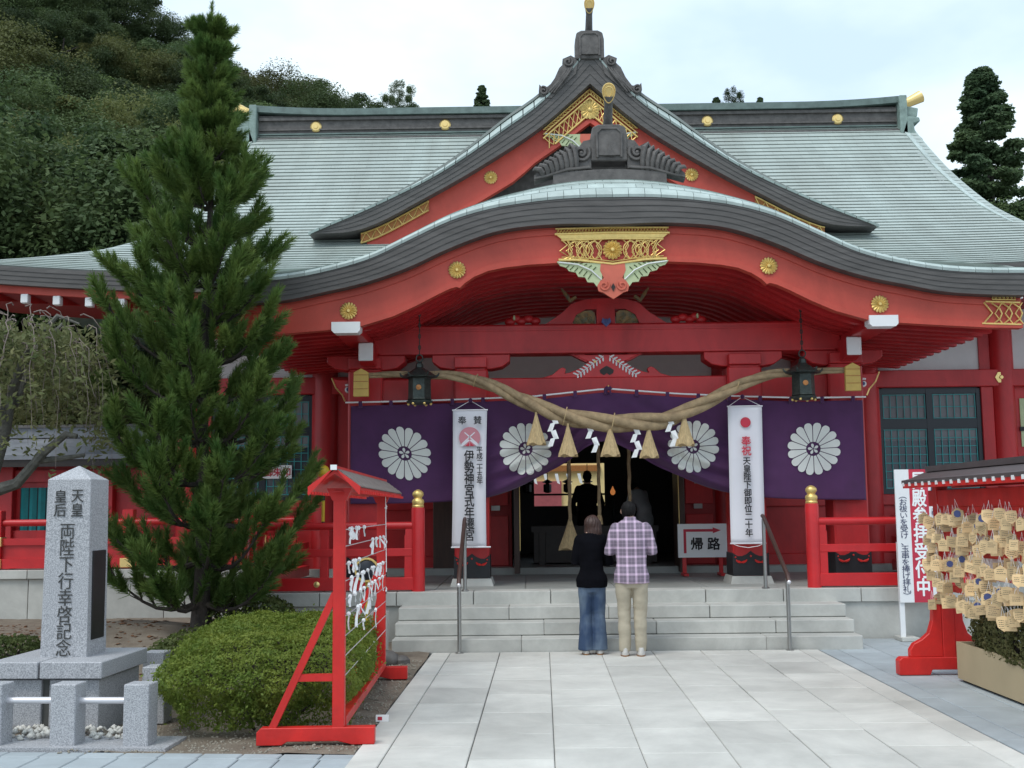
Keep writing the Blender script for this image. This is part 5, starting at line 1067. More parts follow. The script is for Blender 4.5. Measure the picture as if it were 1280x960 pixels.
    for s in (-1, 1):
        sh_ = MB(); sh_.loft([(s*sx*k, .035*k, .0, .045*k, .125*k), (s*sx*k, .035*k, .03*k, .049*k, .130*k), (s*sx*k, .025*k, .06*k, .044*k, .115*k), (s*sx*k, -.02*k, .095*k, .040*k, .055*k)], 16)
        o = part('shoe', sh_, spec.get('shoe', 'shoe'), t, True); part('sole', MB().loft([(s*sx*k, .035*k, -.004, .047*k, .127*k), (s*sx*k, .035*k, .014*k, .050*k, .132*k)], 16), spec.get('sole', 'sole'), o)
    # hair
    b = MB(); Rk = R; c = hc*k
    if spec['hair'] == 'bob':
        b.ball(c+Rk @ Vector((0, -.014, .028))*k, (.099*k, .112*k, .110*k), 18, R=Rk)
        b.loft([(c.x, c.y-.028*k, c.z-.16*k, .082*k, .066*k), (c.x, c.y-.03*k, c.z-.13*k, .104*k, .088*k), (c.x, c.y-.03*k, c.z-.09*k, .108*k, .094*k), (c.x, c.y-.026*k, c.z-.03*k, .104*k, .096*k), (c.x, c.y-.02*k, c.z+.05*k, .095*k, .092*k)], 20)
    else:
        b.ball(c+Rk @ Vector((0, -.022, .036))*k, (.083*k, .096*k, .096*k), 18, R=Rk); b.ball(c+Rk @ Vector((0, -.05, -.02))*k, (.068*k, .055*k, .07*k), 14, R=Rk)
    me = remesh(b, .008, 2, .003*k, 16)
    for v in me.vertices:
        a = math.atan2(v.co.x-c.x, v.co.y-c.y+.02); v.co += v.normal*(.0035*math.sin(a*17+2*math.sin(v.co.z*30))+.002*math.sin(a*41+v.co.z*18))*(1 if spec['hair'] == 'bob' else .6)
    me.materials.append(M[spec['hair_m']]); link('hair', me, t)
    return t
man = person('man in a purple plaid shirt and khaki trousers bowing before the steps', (1.165, 13.16, .002), 1.74, dict(fem=False, lean=.05, stance=.088, head=(-.02, .12, 1.585), tilt=-.65, yaw=.12, arms=(((-.245, .03, 1.13), (-.075, .24, 1.19)), ((.25, .03, 1.13), (.075, .24, 1.19))), hem=.79, collar=True, top='shirt', top_m='plaid', bot_m='khaki', flare=.010, lw=.009, wr=.009, hair='short', hair_m='hair_black'), -.05)
part('shirt_seam', MB().tube([(-.10, -.075, 1.475), (-.08, -.095, 1.44), (0, -.075, 1.40), (.08, -.095, 1.44), (.10, -.075, 1.475)], .003, 5), 'plaid', man)
woman = person('woman with a brown bob, black sweater and flared blue jeans beside the plaid man', (.725, 13.34, .002), 1.60, dict(fem=True, lean=.04, stance=.083, head=(.03, .10, 1.545), tilt=-.35, yaw=-.35, arms=(((-.205, .02, 1.10), (-.06, .22, 1.14)), ((.225, .05, 1.09), (.09, .24, 1.10))), hem=.80, top='sweater', top_m='sweater', bot_m='jeans', flare=.045, lw=.005, hair='bob', hair_m='hair_brown'))
person('man in a black suit standing inside the doorway with his back turned', (X0-.05, 20.9, .66), 1.66, dict(fem=False, head=(0, .05, 1.60), tilt=-.1, arms=(((-.27, .0, 1.12), (-.24, .10, .92)), ((.27, .0, 1.12), (.24, .10, .92))), hem=.72, top='jacket', top_m='suit', bot_m='suit', hair='short', hair_m='hair_black', vox=.016, shoe='suit', sole='suit'))
pr_ = person('priest in a white robe bending in the dark hall right of the flame', (X0+1.02, 21.3, .66), 1.55, dict(fem=False, lean=.22, head=(-.02, .38, 1.50), tilt=-.5, arms=(((-.25, .25, 1.10), (-.12, .45, 1.05)), ((.25, .25, 1.10), (.12, .45, 1.05))), hem=.62, top='robe', top_m='robe', bot_m='robe', hair='short', hair_m='hair_black', vox=.016, shoe='suit', sole='suit'), .5)

# ------------------------------------------------------------------ paper fortune rack
fr = thing('fortune_rack', 'narrow scarlet rack with little roof and wires, standing before the hedge', 'rack', (-1.375, 8.4, 0), local=True, rotz=.031)   # runs back along y
RL = 3.15
for i, y in enumerate((0, RL)):
    part('post', MB().box(-.043, .043, y-.04, y+.04, .10, 1.82), 'red_rack', fr, bevel=.004)
    part('foot', MB().prism([(-.58, 0), (-.40, 0), (-.36, .025), (.0, .025), (.10, 0), (.26, 0), (.26, .12), (-.55, .12), (-.58, .09)], y-.045, y+.045), 'red_rack', fr, bevel=.004)
    part('brace', MB().bar((-.48, y, .10), (-.03, y, 1.06), .05, .055, up=(0, 1, 0)), 'red_rack', fr); part('cross_strut', MB().box(-.30, -.04, y-.022, y+.022, .44, .49), 'red_rack', fr)
    part('bracket', MB().prism([(-.09, 1.82), (.09, 1.82), (.05, 1.73), (-.05, 1.73)], y-.05, y+.05), 'red_rack', fr)
part('ground_beam', MB().box(-.05, .05, .03, RL-.03, .115, .185), 'red_rack', fr, bevel=.004); part('top_beam', MB().box(-.035, .035, -.2, RL+.25, 1.79, 1.795), 'red_rack', fr)
rf = None
for s in (-1, 1):
    a = [(s*.0, 2.02), (s*.17, 1.82)]
    b = MB().add([(0, -.30, 1.945), (s*.17, -.30, 1.82), (s*.17, RL+.36, 1.82), (0, RL+.36, 1.945), (0, -.30, 1.92), (s*.17, -.30, 1.795), (s*.17, RL+.36, 1.795), (0, RL+.36, 1.92)], [(0, 1, 2, 3), (7, 6, 5, 4), (0, 4, 5, 1), (1, 5, 6, 2), (2, 6, 7, 3), (3, 7, 4, 0)])
    rf = part('roof', b, 'red_rack', fr)
    for k in range(5):
        t0, t1 = k/5, (k+.94)/5; q = lambda t, e: (s*(.01+.168*t), 1.952-.125*t+e)
        (xa, za), (xb, zb) = q(t0, .010), q(t1, .004); b = MB().add([(xa, -.30, za), (xb, -.30, zb), (xb, RL+.36, zb), (xa, RL+.36, za), (xa, -.30, za-.012), (xb, -.30, zb-.010), (xb, RL+.36, zb-.010), (xa, RL+.36, za-.012)], [(0, 1, 2, 3), (7, 6, 5, 4), (0, 4, 5, 1), (1, 5, 6, 2), (2, 6, 7, 3), (3, 7, 4, 0)])
        part('roof_board', b, 'rackroof2', rf)
    part('verge_board', MB().add([(0, -.33, 1.96), (s*.185, -.33, 1.825), (s*.185, -.30, 1.825), (0, -.30, 1.96), (0, -.33, 1.96), (s*.18, -.33, 1.765), (s*.18, -.30, 1.765), (0, -.30, 1.96)], [(0, 1, 2, 3), (7, 6, 5, 4), (0, 4, 5, 1), (1, 5, 6, 2), (2, 6, 7, 3), (3, 7, 4, 0)]), 'red_rack', fr)
    for k in range(28): part('rafter_end', MB().box(*sorted((s*.20, s*.175)), -.24+.133*k, -.20+.133*k, 1.775, 1.797), 'red_rack', rf)
part('ridge_batten', MB().box(-.02, .02, -.34, RL+.37, 1.95, 1.972), 'red_rack', fr); part('ridge_tip', MB().box(-.022, .022, -.36, -.34, 1.942, 1.978), 'white', fr)
WZ = [1.52, 1.40, 1.27, 1.15, 1.02, .90, .76, .62, .48]
for z in WZ: part('wire', MB().tube([(.046, 0, z), (.046, RL, z)], .0042, 5), 'alu', fr)
part('loose_cord', MB().tube([(.05, RL-.1, 1.84), (.055, RL-.09, 1.3), (.06, RL-.1, 1.05)], .004, 5), 'paper', fr)
def fortune_mesh(seed, two):
    r = random.Random(seed); b = MB(); b.ball((0, 0, 0), (.016, .012, .018), 6)
    for k in range(2 if two else 1):
        l = r.uniform(.06, .125); a = (r.uniform(-.5, .3) if k == 0 else r.uniform(.3, 1.3))*(1 if r.random() < .5 else -1); w = .012; p = Vector((0, 0, -.004)); pv = []
        for i in range(5): q = p+Vector((.004*math.sin(i*1.3+seed), math.sin(a*(1-.02*i))*l*i/4, -math.cos(a*(1-.02*i))*l*i/4)); ww = w*(.75+.35*i/4); pv += [q+Vector((ww*.4, -ww*math.cos(a), -ww*math.sin(a))), q+Vector((-ww*.4, ww*math.cos(a), ww*math.sin(a)))]
        b.add(pv, [(2*i, 2*i+1, 2*i+3, 2*i+2) for i in range(4)]); b.add([Vector(v)+Vector((.003, 0, 0)) for v in pv], [(2*i, 2*i+2, 2*i+3, 2*i+1) for i in range(4)])
    return b.mesh('paper fortune', 'paper')
FM = [fortune_mesh(i, i % 3 != 2) for i in range(9)]
DENS = {0: (5, .03, 1.2), 1: (4, 1.6, 3.0), 2: (4, .05, 1.0), 3: (10, .3, 3.0), 4: (9, .05, 2.9), 5: (4, .1, 1.6), 6: (2, .8, 2.4)}
KNOT = ['single-tailed', 'two-tailed', 'long-tailed', 'short', 'bow-shaped', 'crumpled']
for wi, (n, a, b_) in DENS.items():
    for k in range(n):
        y = a+(b_-a)*(k+random.uniform(.1, .9))/n
        o = link('paper_fortune', FM[random.randrange(9)], None, (-1.375+.048-.031*y, 8.4+y, WZ[wi])); o.rotation_euler = (random.uniform(-.25, .25), 0, random.uniform(-.7, .3)); o.scale = (1, random.choice((1, -1, 1.2)), random.uniform(.9, 1.25))
        o['category'] = 'paper fortune'; o['group'] = 'paper fortunes tied to the scarlet rack'
        o['label'] = 'white paper fortune on the %s rack wire down, %s from the front post' % (ORD[wi], ORD[k])
for y, z, lab in ((RL-.02, .86, 'white paper fortune tied round the rear rack post low down'), (RL-.03, 1.68, 'white paper fortune on the loose cord under the little rack roof'), (RL*.62, .47, 'lone white paper fortune on the lowest wire of the scarlet rack')):
    o = link('paper_fortune', FM[1], None, (-1.375-.031*y+.045, 8.4+y, z)); o.rotation_euler = (1.2, 0, 0); o['label'] = lab; o['category'] = 'paper fortune'; o['group'] = 'paper fortunes tied to the scarlet rack'
tg = solo('paper_tag', MB().box(-.05, .05, -.012, .012, 0, .05).box(-.035, .0, -.014, -.012, .012, .038, 1), ['paper', 'redink'], 'small white tag with red mark lying on the soil by the rack', 'tag', loc=(-1.17, 9.25, .0))
# yellow and black barrier pole behind the rack
bp = thing('barrier_pole', 'yellow and black striped barrier pole with a yellow knob behind the fence', 'pole', (-2.72, 15.25, .60), local=True)
part('pole', MB().tube([(0, 0, 0), (0, 0, 1.5)], .022, 10), 'yellow', bp, True); part('base', MB().lathe([(.16, 0), (.15, .04), (.03, .06)], (0, 0, 0), 14), 'black', bp); part('knob', MB().ball((0, 0, 1.58), (.085, .075, .09), 12), 'yellow', bp, True)
for z in (.5, .85, 1.2, 1.44): part('black_band', MB().tube([(0, 0, z), (0, 0, z+.07)], .0245, 10), 'black', bp, True)
sl = thing('spotlight', 'black and brass spotlight on a short yellow banded stake behind the rack wires', 'spotlight', (-1.80, 12.9, 0), local=True)
part('stake', MB().tube([(0, 0, 0), (0, 0, .88)], .024, 8), 'yellow', sl, True); part('black_band', MB().tube([(0, 0, .70), (0, 0, .80)], .027, 8), 'black', sl, True)
part('housing', MB().tube([(0, .16, 1.00), (0, .02, 1.00), (0, -.06, 1.00)], [.07, .115, .128], 16), 'black', sl, True); part('brass_rim', MB().tube([(.125*math.cos(a), -.065, 1.00+.125*math.sin(a)) for a in np.linspace(0, 2*PI, 19)[:-1]], .014, 6, closed=True), 'gold', sl, True); part('lens', MB().lathe([(0, -.085), (.08, -.078), (.115, -.062)], (0, 0, 1.00), 16, axis='y'), 'frame', sl, True)
part('brace_leg', MB().bar((-.02, .05, 0), (.18, 0, .95), .035, .035), 'red_rack', sl)

# ------------------------------------------------------------------ prayer plaque rack
er = thing('plaque_rack', 'red rack with dark roof crowded with wooden prayer plaques, on the right', 'rack', (4.12, 11.55, 0), local=True)
for y in (0, -3.6):
    part('post', MB().box(-.06, .06, y-.055, y+.055, .16, 1.92), 'red_rack', er, bevel=.006)
    part('foot', MB().prism([(-.50, 0), (-.20, 0), (-.18, .05), (.18, .05), (.20, 0), (.50, 0), (.50, .15), (.47, .17), (-.47, .17), (-.50, .14)], y-.065, y+.065), 'red_rack', er, bevel=.006)
    for s in (-1, 1): part('foot_wing', MB().prism([(s*.06, .17), (s*.38, .17), (s*.38, .24), (s*.34, .30), (s*.26, .34), (s*.19, .40), (s*.15, .52), (s*.14, .66), (s*.11, .74), (s*.06, .76)], y-.045, y+.045), 'red_rack', er, bevel=.006)
for s in (-1, 1):
    prof = [(0, 2.0), (.10, 1.965), (.20, 1.92), (.28, 1.905)]
    b = MB(); pts = [(s*x, .30, z) for x, z in prof]+[(s*x, -4.3, z) for x, z in prof]+[(s*x, .30, z-.035) for x, z in prof]+[(s*x, -4.3, z-.035) for x, z in prof]; f = []
    for i in range(3): f += [(i, i+1, 5+i, 4+i), (8+i, 12+i, 13+i, 9+i), (i, 8+i, 9+i, i+1), (4+i, 5+i, 13+i, 12+i)]
    b.add(pts, f+[(3, 11, 15, 7)]); r_ = part('roof', b, 'rackroof', er); part('eave_board', MB().box(*sorted((s*.22, s*.275)), -4.28, .28, 1.825, 1.89), 'red_rack', er)
    for k in range(24): part('rafter_end', MB().box(*sorted((s*.27, s*.284)), .25-.19*k-.028, .25-.19*k+.022, 1.846, 1.882), 'white', r_)
part('ridge', MB().box(-.06, .06, -4.3, .22, 1.99, 2.045), 'rackroof', er); part('gable_board', MB().prism([(-.26, 1.89), (0, 1.98), (.26, 1.89), (.22, 1.85), (-.22, 1.85)], .24, .27), 'darkred', er)
part('head_beam', MB().box(-.05, .05, -3.9, .2, 1.64, 1.80), 'red_rack', er, bevel=.005)
RZ = [1.62, 1.42, 1.22, 1.03, .86]
for z in RZ: part('rail', MB().box(-.03, .03, -3.6, 0, z-.045, z+.02), 'red_rack', er, bevel=.004)
part('notice', MB().box(.03, .035, -1.5, -.2, 1.02, 1.38), 'paper', er)
def ema_mesh(shape, m, seed, w=.125, h=.135):
    r = random.Random(seed); d = .007
    if shape == 'house': P = [(-.5, -1), (.5, -1), (.5, -.28), (0, 0), (-.5, -.28)]
    elif shape == 'shield': P = [(-.5, -.35), (-.42, -.75), (0, -1.05), (.42, -.75), (.5, -.35), (.45, -.06), (.2, -.02), (0, .02), (-.2, -.02), (-.45, -.06)]
    elif shape == 'round': P = [(.5*math.cos(a), -.5+.5*math.sin(a)) for a in np.linspace(0, 2*PI, 15)[:-1]]
    else: P = [(-.5, -.85), (.5, -.85), (.5, -.05), (-.5, -.05)]
    z0 = -.075; b = MB().prism([(x*w, z0+z*h) for x, z in P], -d, d, 0)
    for k in range(r.randint(3, 5)):
        z = z0-h*(.30+.13*k); x0 = -w*r.uniform(.26, .36); x1 = w*r.uniform(.1, .36); x = x0
        while x < x1: l = r.uniform(.006, .02); b.add([(x, -d-.0008, z), (x+l, -d-.0008, z), (x+l, -d-.0008, z+.0045), (x, -d-.0008, z+.0045)], [(0, 1, 2, 3)], 1); x += l+.004
    if r.random() < .22: cx, cz = w*r.uniform(-.2, .2), z0-h*.45; rr = w*.3; b.add([(cx+rr*math.cos(a), -d-.0015, cz+rr*math.sin(a)) for a in np.linspace(0, 2*PI, 13)[:-1]], [tuple(range(12))], 3)
    b.tube([(-.02, 0, z0-.02*(shape != 'round')), (0, -.004, -.01), (0, 0, .015), (.004, .004, -.01), (.02, 0, z0-.02)], (.0018), 4, 2)
    return b.mesh('prayer plaque', [m, 'ink2', 'paper', r.choice(['redink', 'pink', 'bluepaint'])])
EM = [(sh_, ema_mesh(sh_, M['ema'], i)) for i, sh_ in enumerate(['house', 'shield', 'house', 'house', 'rect', 'house', 'shield', 'house', 'rect', 'house'])]
NTH = lambda n: ORD[n-1] if n <= 26 else {2: 'twenty', 3: 'thirty', 4: 'forty'}[n//10]+('-'+ORD[n % 10-1] if n % 10 else 'th').replace('yth', 'ieth')
SHN = dict(house='house-shaped', shield='shield-shaped', rect='square', round='round')
for ri, z in enumerate(RZ):
    for k in range(40):
        y = -.02-k*.067-random.uniform(0, .04); sh_, me = random.choice(EM)
        o = link('prayer_plaque', me, None, (4.12-.045-random.uniform(0, .15), 11.55+y, z+random.gauss(-.01, .035))); o.rotation_euler = (random.uniform(-.14, .16), random.gauss(0, .10), random.gauss(-.75, .45)); s_ = random.uniform(.78, .95); o.scale = (s_, s_, s_)
        o['category'] = 'prayer plaque'; o['group'] = 'wooden prayer plaques hung on the red rack'
        o['label'] = '%s wooden prayer plaque, %s row from the top, %s counting from the far post' % (SHN[sh_], ORD[ri], NTH(k+1))

# planter with shrub beneath the plaques
pt = thing('planter_box', 'long tan planter box under the prayer plaque rack', 'planter', (4.06, 9.0, 0), local=True)
part('side', MB().box(0, .02, -1.3, 2.15, .02, .36), 'planter', pt); part('side', MB().box(.50, .52, -1.3, 2.15, .02, .36), 'planter', pt); part('end_board', MB().box(.02, .50, 2.13, 2.15, .02, .36), 'planter', pt); part('end_board', MB().box(.02, .50, -1.3, -1.28, .02, .36), 'planter', pt)
part('soil', MB().box(.02, .5, -1.28, 2.13, .05, .30), 'soil', pt); part('runner', MB().box(.03, .49, -1.25, 2.1, .0, .02), 'wood', pt)

# red and white standing signboard
sg = thing('signboard', 'tall white and red signboard with vertical lettering behind the prayer plaque rack', 'sign', (X0+3.735, 14.42, 0), local=True, rotz=0.)
rt = Matrix.Rotation(.045, 3, 'Y')
part('board', MB().box(-.285, .285, -.012, .012, .46, 2.10), 'white', sg); part('red_stripe', MB().box(-.108, .125, -.0145, -.012, .46, 2.10), 'redink', sg)
for x in (-.255, .255): part('leg', MB().box(x-.03, x+.03, .012, .05, 0, 1.2), 'white', sg); part('foot', MB().box(x-.06, x+.16, -.12, .2, 0, .04), 'stone', sg)
lettering('昇殿参拝受付中', .195, 'paper', sg, (.008, -.017, 2.06), vert=True, spacing=.95, fit=1.52, sx=.95, heavy=.0055)
lettering('︵お祓いを受け、玉串を捧げ拝礼︶', .105, 'inkblue', sg, (-.195, -.016, 1.76), vert=True, spacing=.9, fit=1.20)
lettering('に感', .12, 'inkblue', sg, (.205, -.016, 1.90), vert=True, spacing=.95, fit=.20, heavy=.002); lettering('め', .12, 'inkblue', sg, (.205, -.016, 1.62), heavy=.002)

# ------------------------------------------------------------------ stone monument and its railing
mo = thing('stone_monument', 'square grey granite pillar with pyramid top and carved inscription on a stone plinth', 'monument', (-3.655, 9.3, 0), local=True, rotz=-.04)
pl_ = None
for i, (x0, x1) in enumerate(((-.46, -.06), (-.05, .44))):
    part('plinth_stone', MB().box(x0, x1-.006, -.48, .45, .41, .535), 'granite', mo, bevel=.006); part('plinth_stone', MB().box(x0+.05, x1-.05*(i == 1)-.004, -.41, .40, -.02, .395), 'granite', mo, bevel=.004)
part('bed', MB().box(-.38, .36, -.38, .38, -.05, .50), 'joint', mo)
w0, w1 = .188, .176
ob_ = part('pillar', MB().add([(-w0, -w0, .53), (w0, -w0, .53), (w0, w0, .53), (-w0, w0, .53), (-w1, -w1, 1.93), (w1, -w1, 1.93), (w1, w1, 1.93), (-w1, w1, 1.93), (0, 0, 2.045)], [(0, 3, 2, 1), (0, 1, 5, 4), (1, 2, 6, 5), (2, 3, 7, 6), (3, 0, 4, 7), (4, 5, 8), (5, 6, 8), (6, 7, 8), (7, 4, 8)]), 'granite', mo, bevel=.004)
pq = part('side_plaque', MB().box(w0-.012, w0+.003, -.12, .13, .66, 1.36), 'black', mo, bevel=.003)
fy = -w0-.001
lettering('天皇', .105, 'ink2', mo, (.073, fy+.006, 1.845), vert=True, heavy=.0008, spacing=.98, fit=.21, rot=(PI/2-.008, 0, 0)); lettering('皇后', .105, 'ink2', mo, (-.066, fy+.006, 1.845), vert=True, heavy=.0008, spacing=.98, fit=.21, rot=(PI/2-.008, 0, 0))
lettering('両陛下行幸啓記念', .128, 'ink2', mo, (.0, fy+.003, 1.575), vert=True, heavy=.0, spacing=.92, fit=1.03, rot=(PI/2-.008, 0, 0))
mr = thing('stone_railing', 'low railing of square granite posts with pale pipes around the monument', 'railing', (-3.335, 8.42, 0), local=True, rotz=-.055)
part('kerb', MB().box(-1.2, .78, -.16, .28, -.05, .012), 'granite', mr)
for x, y in ((-1.08, 0), (-.545, 0), (0, 0), (.535, 0), (.31, .90), (.0, 1.69)):
    part('post', MB().box(x-.092, x+.092, y-.09, y+.09, 0, .44 if y < 1 else .46), 'granite', mr, bevel=.006)
for x0, x1 in ((-.99, -.635), (-.455, -.09), (.09, .445)): part('pipe', MB().tube([(x0, .0, .315), (x1, .0, .315)], .024, 12), 'alu', mr, True)
part('pipe', MB().tube([(.51, .08, .33), (.34, .82, .33)], .024, 12), 'alu', mr, True); part('pipe', MB().tube([(.28, .98, .34), (.04, 1.61, .34)], .024, 12), 'alu', mr, True)
kind(link('pebbles', scatter('pebbles', 260, lambda: (random.uniform(-4.3, -2.95), random.uniform(8.55, 8.95)), (.02, .04), 'pebble', lambda x, y: .02+random.uniform(0, .03), .7)), 'stuff')
bx = solo('utility_box', MB().box(-.09, .09, -.08, .08, 0, .52), 'stone', 'grey stone post beside the left end of the steps', 'post', loc=(-1.70, 13.2, 0), bevel=.008)
solo('rock', MB().ball((0, 0, .05), (.15, .12, .11), 10).ball((.16, .02, .03), (.10, .09, .07), 8), 'oni', 'dark rock on the soil by the left end of the steps', 'rock', loc=(-1.55, 12.6, 0), smooth=True)

# ------------------------------------------------------------------ vegetation
def cards(centers, normals, size, aspect, rng, jitter=.6):      # leaf quads around given points
    n = len(centers); nrm = normals+rng.normal(0, jitter, (n, 3)); nrm /= np.linalg.norm(nrm, axis=1, keepdims=True)
    t = rng.normal(0, 1, (n, 3)); t -= nrm*np.sum(t*nrm, axis=1, keepdims=True); t /= np.linalg.norm(t, axis=1, keepdims=True); bt = np.cross(nrm, t)
    s = (size*rng.uniform(.6, 1.3, n))[:, None]
    v = np.stack([centers-t*s*.5, centers+bt*s*.5*aspect, centers+t*s*.5, centers-bt*s*.5*aspect], 1).reshape(-1, 3)
    return v, np.arange(4*n).reshape(n, 4)
def clump_crown(seed, h, r, z0, nclump, nleaf, size, shape='round', aspect=.55):
    rng = np.random.default_rng(seed); C = []; Nn = []
    for k in range(nclump):
        t = rng.random()
        if shape == 'round':
            d = rng.normal(0, 1, 3); d /= np.linalg.norm(d); d[2] = d[2]*.75+.12; q = rng.uniform(.45, 1)**.5; c = np.array([d[0]*r*q, d[1]*r*q, z0+(h-z0)*.5+d[2]*(h-z0)*.5*q*1.15]); cr = r*rng.uniform(.12, .32)
        else:
            t = rng.random()**.8; a = rng.random()*6.283; rad = r*(1-t)**.75*rng.random()**.45+.05; c = np.array([rad*math.cos(a), rad*math.sin(a), z0+(h-z0)*t]); cr = r*(.07+.11*(1-t))
        m = int(nleaf*rng.uniform(.6, 1.4)); d = rng.normal(0, 1, (m, 3)); d /= np.linalg.norm(d, axis=1, keepdims=True); rr = cr*rng.uniform(.4, 1.05, m)[:, None]
        p = c+d*rr*np.array([1, 1, .62 if shape == 'round' else .5]); C.append(p); Nn.append(d*.6+np.array([0, 0, .7]))
    return cards(np.concatenate(C), np.concatenate(Nn), size, aspect, rng)
def trunk_mesh(h, r, seed, m, limbs=6, spread=2., zl=.35):
    rnd = random.Random(seed); b = MB(); pts = [(.10*r*math.sin(k*1.3+seed)*k, .10*r*math.cos(k*1.7+seed)*k, h*k/7) for k in range(8)]; b.tube(pts, [r*(1.25 if k == 0 else 1-.115*k) for k in range(8)], 9)
    for i in range(limbs):
        z = h*(zl+(.95-zl)*i/limbs); a = rnd.random()*6.28; l = spread*rnd.uniform(.5, 1)*(1-.5*i/limbs); b.tube([(0, 0, z), (l*.4*math.cos(a), l*.4*math.sin(a), z+l*.25), (l*math.cos(a+.2), l*math.sin(a+.2), z+l*.7)], [r*.4, r*.28, r*.08], 6)
    return b.mesh('trunk', m, True)
def tree_kind(nm, seed, h, r, z0, nc, nl, size, m, shape, tr):
    v, f = clump_crown(seed, h, r, z0, nc, nl, size, shape); return (np_mesh(nm, v, f, m), trunk_mesh(h*.85, tr, seed, 'bark', 7, r*.8))
KINDS = [tree_kind('crown', 1, 8, 3.2, 1.2, 130, 620, .105, 'wood_a', 'round', .18), tree_kind('crown', 2, 9, 3.0, 1.2, 130, 620, .105, 'wood_a', 'round', .2), tree_kind('crown', 3, 7, 3.4, 1.0, 130, 620, .105, 'wood_b', 'round', .18), tree_kind('crown', 4, 12, 2.2, .6, 480, 200, .11, 'cedar', 'cone', .2)]
def tree(kind, label, loc, h, w=1., group=None, name=None):
    cr, tk = KINDS[kind]; h0 = [8, 9, 7, 12][kind]; k = h/h0
    t = thing(name or ('cedar_tree' if kind == 3 else 'broadleaf_tree'), label, 'tree', loc, group, True, random.uniform(0, 6.28)); t.scale = (k*w, k*w, k)
    link('crown', cr, t); link('trunk', tk, t); return t
SKYL = [(-120, -110), (0, -55), (100, -18), (150, 5), (190, 45), (230, 72), (300, 100), (350, 112), (400, 128), (440, 140), (560, 170), (700, 220), (1500, 260)]
def hill_z(x, y):
    y0 = 26 if x < -11 else (50 if x > -5 else 26+(x+11)*4)
    if y <= y0: return -.06
    px = 660+1430*x/72.; zs = at(px, interp(px, SKYL), 72).z-7.0; t = min(1, (y-y0)/(72-y0))
    return max(-.06, zs*(t**.9))
hb = MB(); gx, gy = 40, 24
for i in range(gx+1):
    for j in range(gy+1): x = -70+110*i/gx; y = 24+80*j/gy; hb.v.append((x, y, hill_z(x, min(y, 74))-(max(0, y-74)*.3)-.1+.5*noise.noise((x*.2, y*.2, 0))*min(1, max(0, (y-26)/6))*(1 if x < -11 or y > 52 else 0)))
for i in range(gx):
    for j in range(gy): a = i*(gy+1)+j; hb.f.append((a, a+gy+1, a+gy+2, a+1)); hb.m.append(0)
structure('hill', hb, 'terrain', True)
LAYER = ['at the foot of the hill', 'low on the slope', 'on the lower slope', 'halfway up the slope', 'on the upper slope', 'just below the skyline', 'on the skyline']
TN = ['dark green broadleaf tree', 'deep green rounded broadleaf tree', 'olive broadleaf tree', 'dark conical cedar']
for li, (Y_, dx, hh) in enumerate(((31, 85, 7.5), (37, 78, 7.5), (44, 68, 8), (51, 62, 8.), (58, 56, 8), (65, 50, 8), (72, 40, 8.2))):
    px = -70+random.uniform(0, 30); n = 0
    while px < (412 if li > 3 else 330):
        p = at(px+random.uniform(-12, 12), 500, Y_+random.uniform(-2, 2)); kd = random.choices((0, 1, 2), (4, 3, 3))[0]; h = hh*random.uniform(.85, 1.15)
        if li == 6: h = min(h, 9); 
        tree(kd, '%s %s, %s from the left' % (TN[kd], LAYER[li], ORD[n]), (p.x, p.y, hill_z(p.x, p.y)-.4), h, random.uniform(.9, 1.15), 'trees on the wooded hill'); n += 1; px += dx*random.uniform(.85, 1.15)
for px, top_, Y_, w, kd, lab in ((15, 150, 28, 1.1, 0, 'big dark tree at the left edge behind the corridor roof'), (85, 160, 27.5, 1.1, 1, 'big dark tree above the left end of the shrine eave'), (150, 235, 29, 1.05, 0, 'leafy green tree just left of the pine, behind the roof'), (205, 200, 33, 1.0, 2, 'olive tree behind the pine, above the roof slope')):
    p = at(px, top_, Y_); tree(kd, lab, (p.x, p.y, -.1), p.z+.1, w, 'tall trees behind the shrine')
for px, top_, kd, w, lab in ((497, 102, 1, .50, 'rounded tree top just above the ridge, largest left of the gable'), (428, 119, 0, .42, 'low tree top above the ridge beside the hill'), (602, 106, 3, 1.0, 'narrow tree top above the ridge near the gable peak'), (912, 111, 1, .42, 'rounded tree top above the ridge right of the gable'), (950, 121, 3, .8, 'tiny pointed tree top above the ridge right of the gable'), (895, 121, 3, .9, 'small pointed tree top at the left of the rounded one, right of the gable')):
    p = at(px, top_, 62); tree(kd, lab, (p.x, p.y, p.z-(9 if kd == 3 else 8)), (9 if kd == 3 else 8), w, 'tree tops behind the main ridge')
for px, top_, Y_, w, kd, lab in ((1226, 84, 44, 1.15, 3, 'tall dark conical cedar right of the shrine roof'), (1300, 235, 40, 1.15, 3, 'lower cedar at the right edge beside the tall one'), (1268, 262, 43, 1., 1, 'bushy tree between the cedars at the right edge')):
    p = at(px, top_, Y_); tree(kd, lab, (p.x, p.y, -.1), p.z+.1, w, 'trees right of the shrine')
for px, py, Y_, w, h, lab in ((20, 478, 23, 1.15, 3.8, 'olive bush above the corridor roof at the left edge'), (95, 480, 23.5, 1.1, 3.9, 'olive bush above the corridor roof beside the pine'), (150, 500, 23, 1.0, 3.7, 'dark bush between the corridor roof and the pine')):
    p = at(px, py, Y_); tree(2, lab, (p.x, p.y, -.1), p.z+.1, w, 'bushes behind the corridor', 'bush')

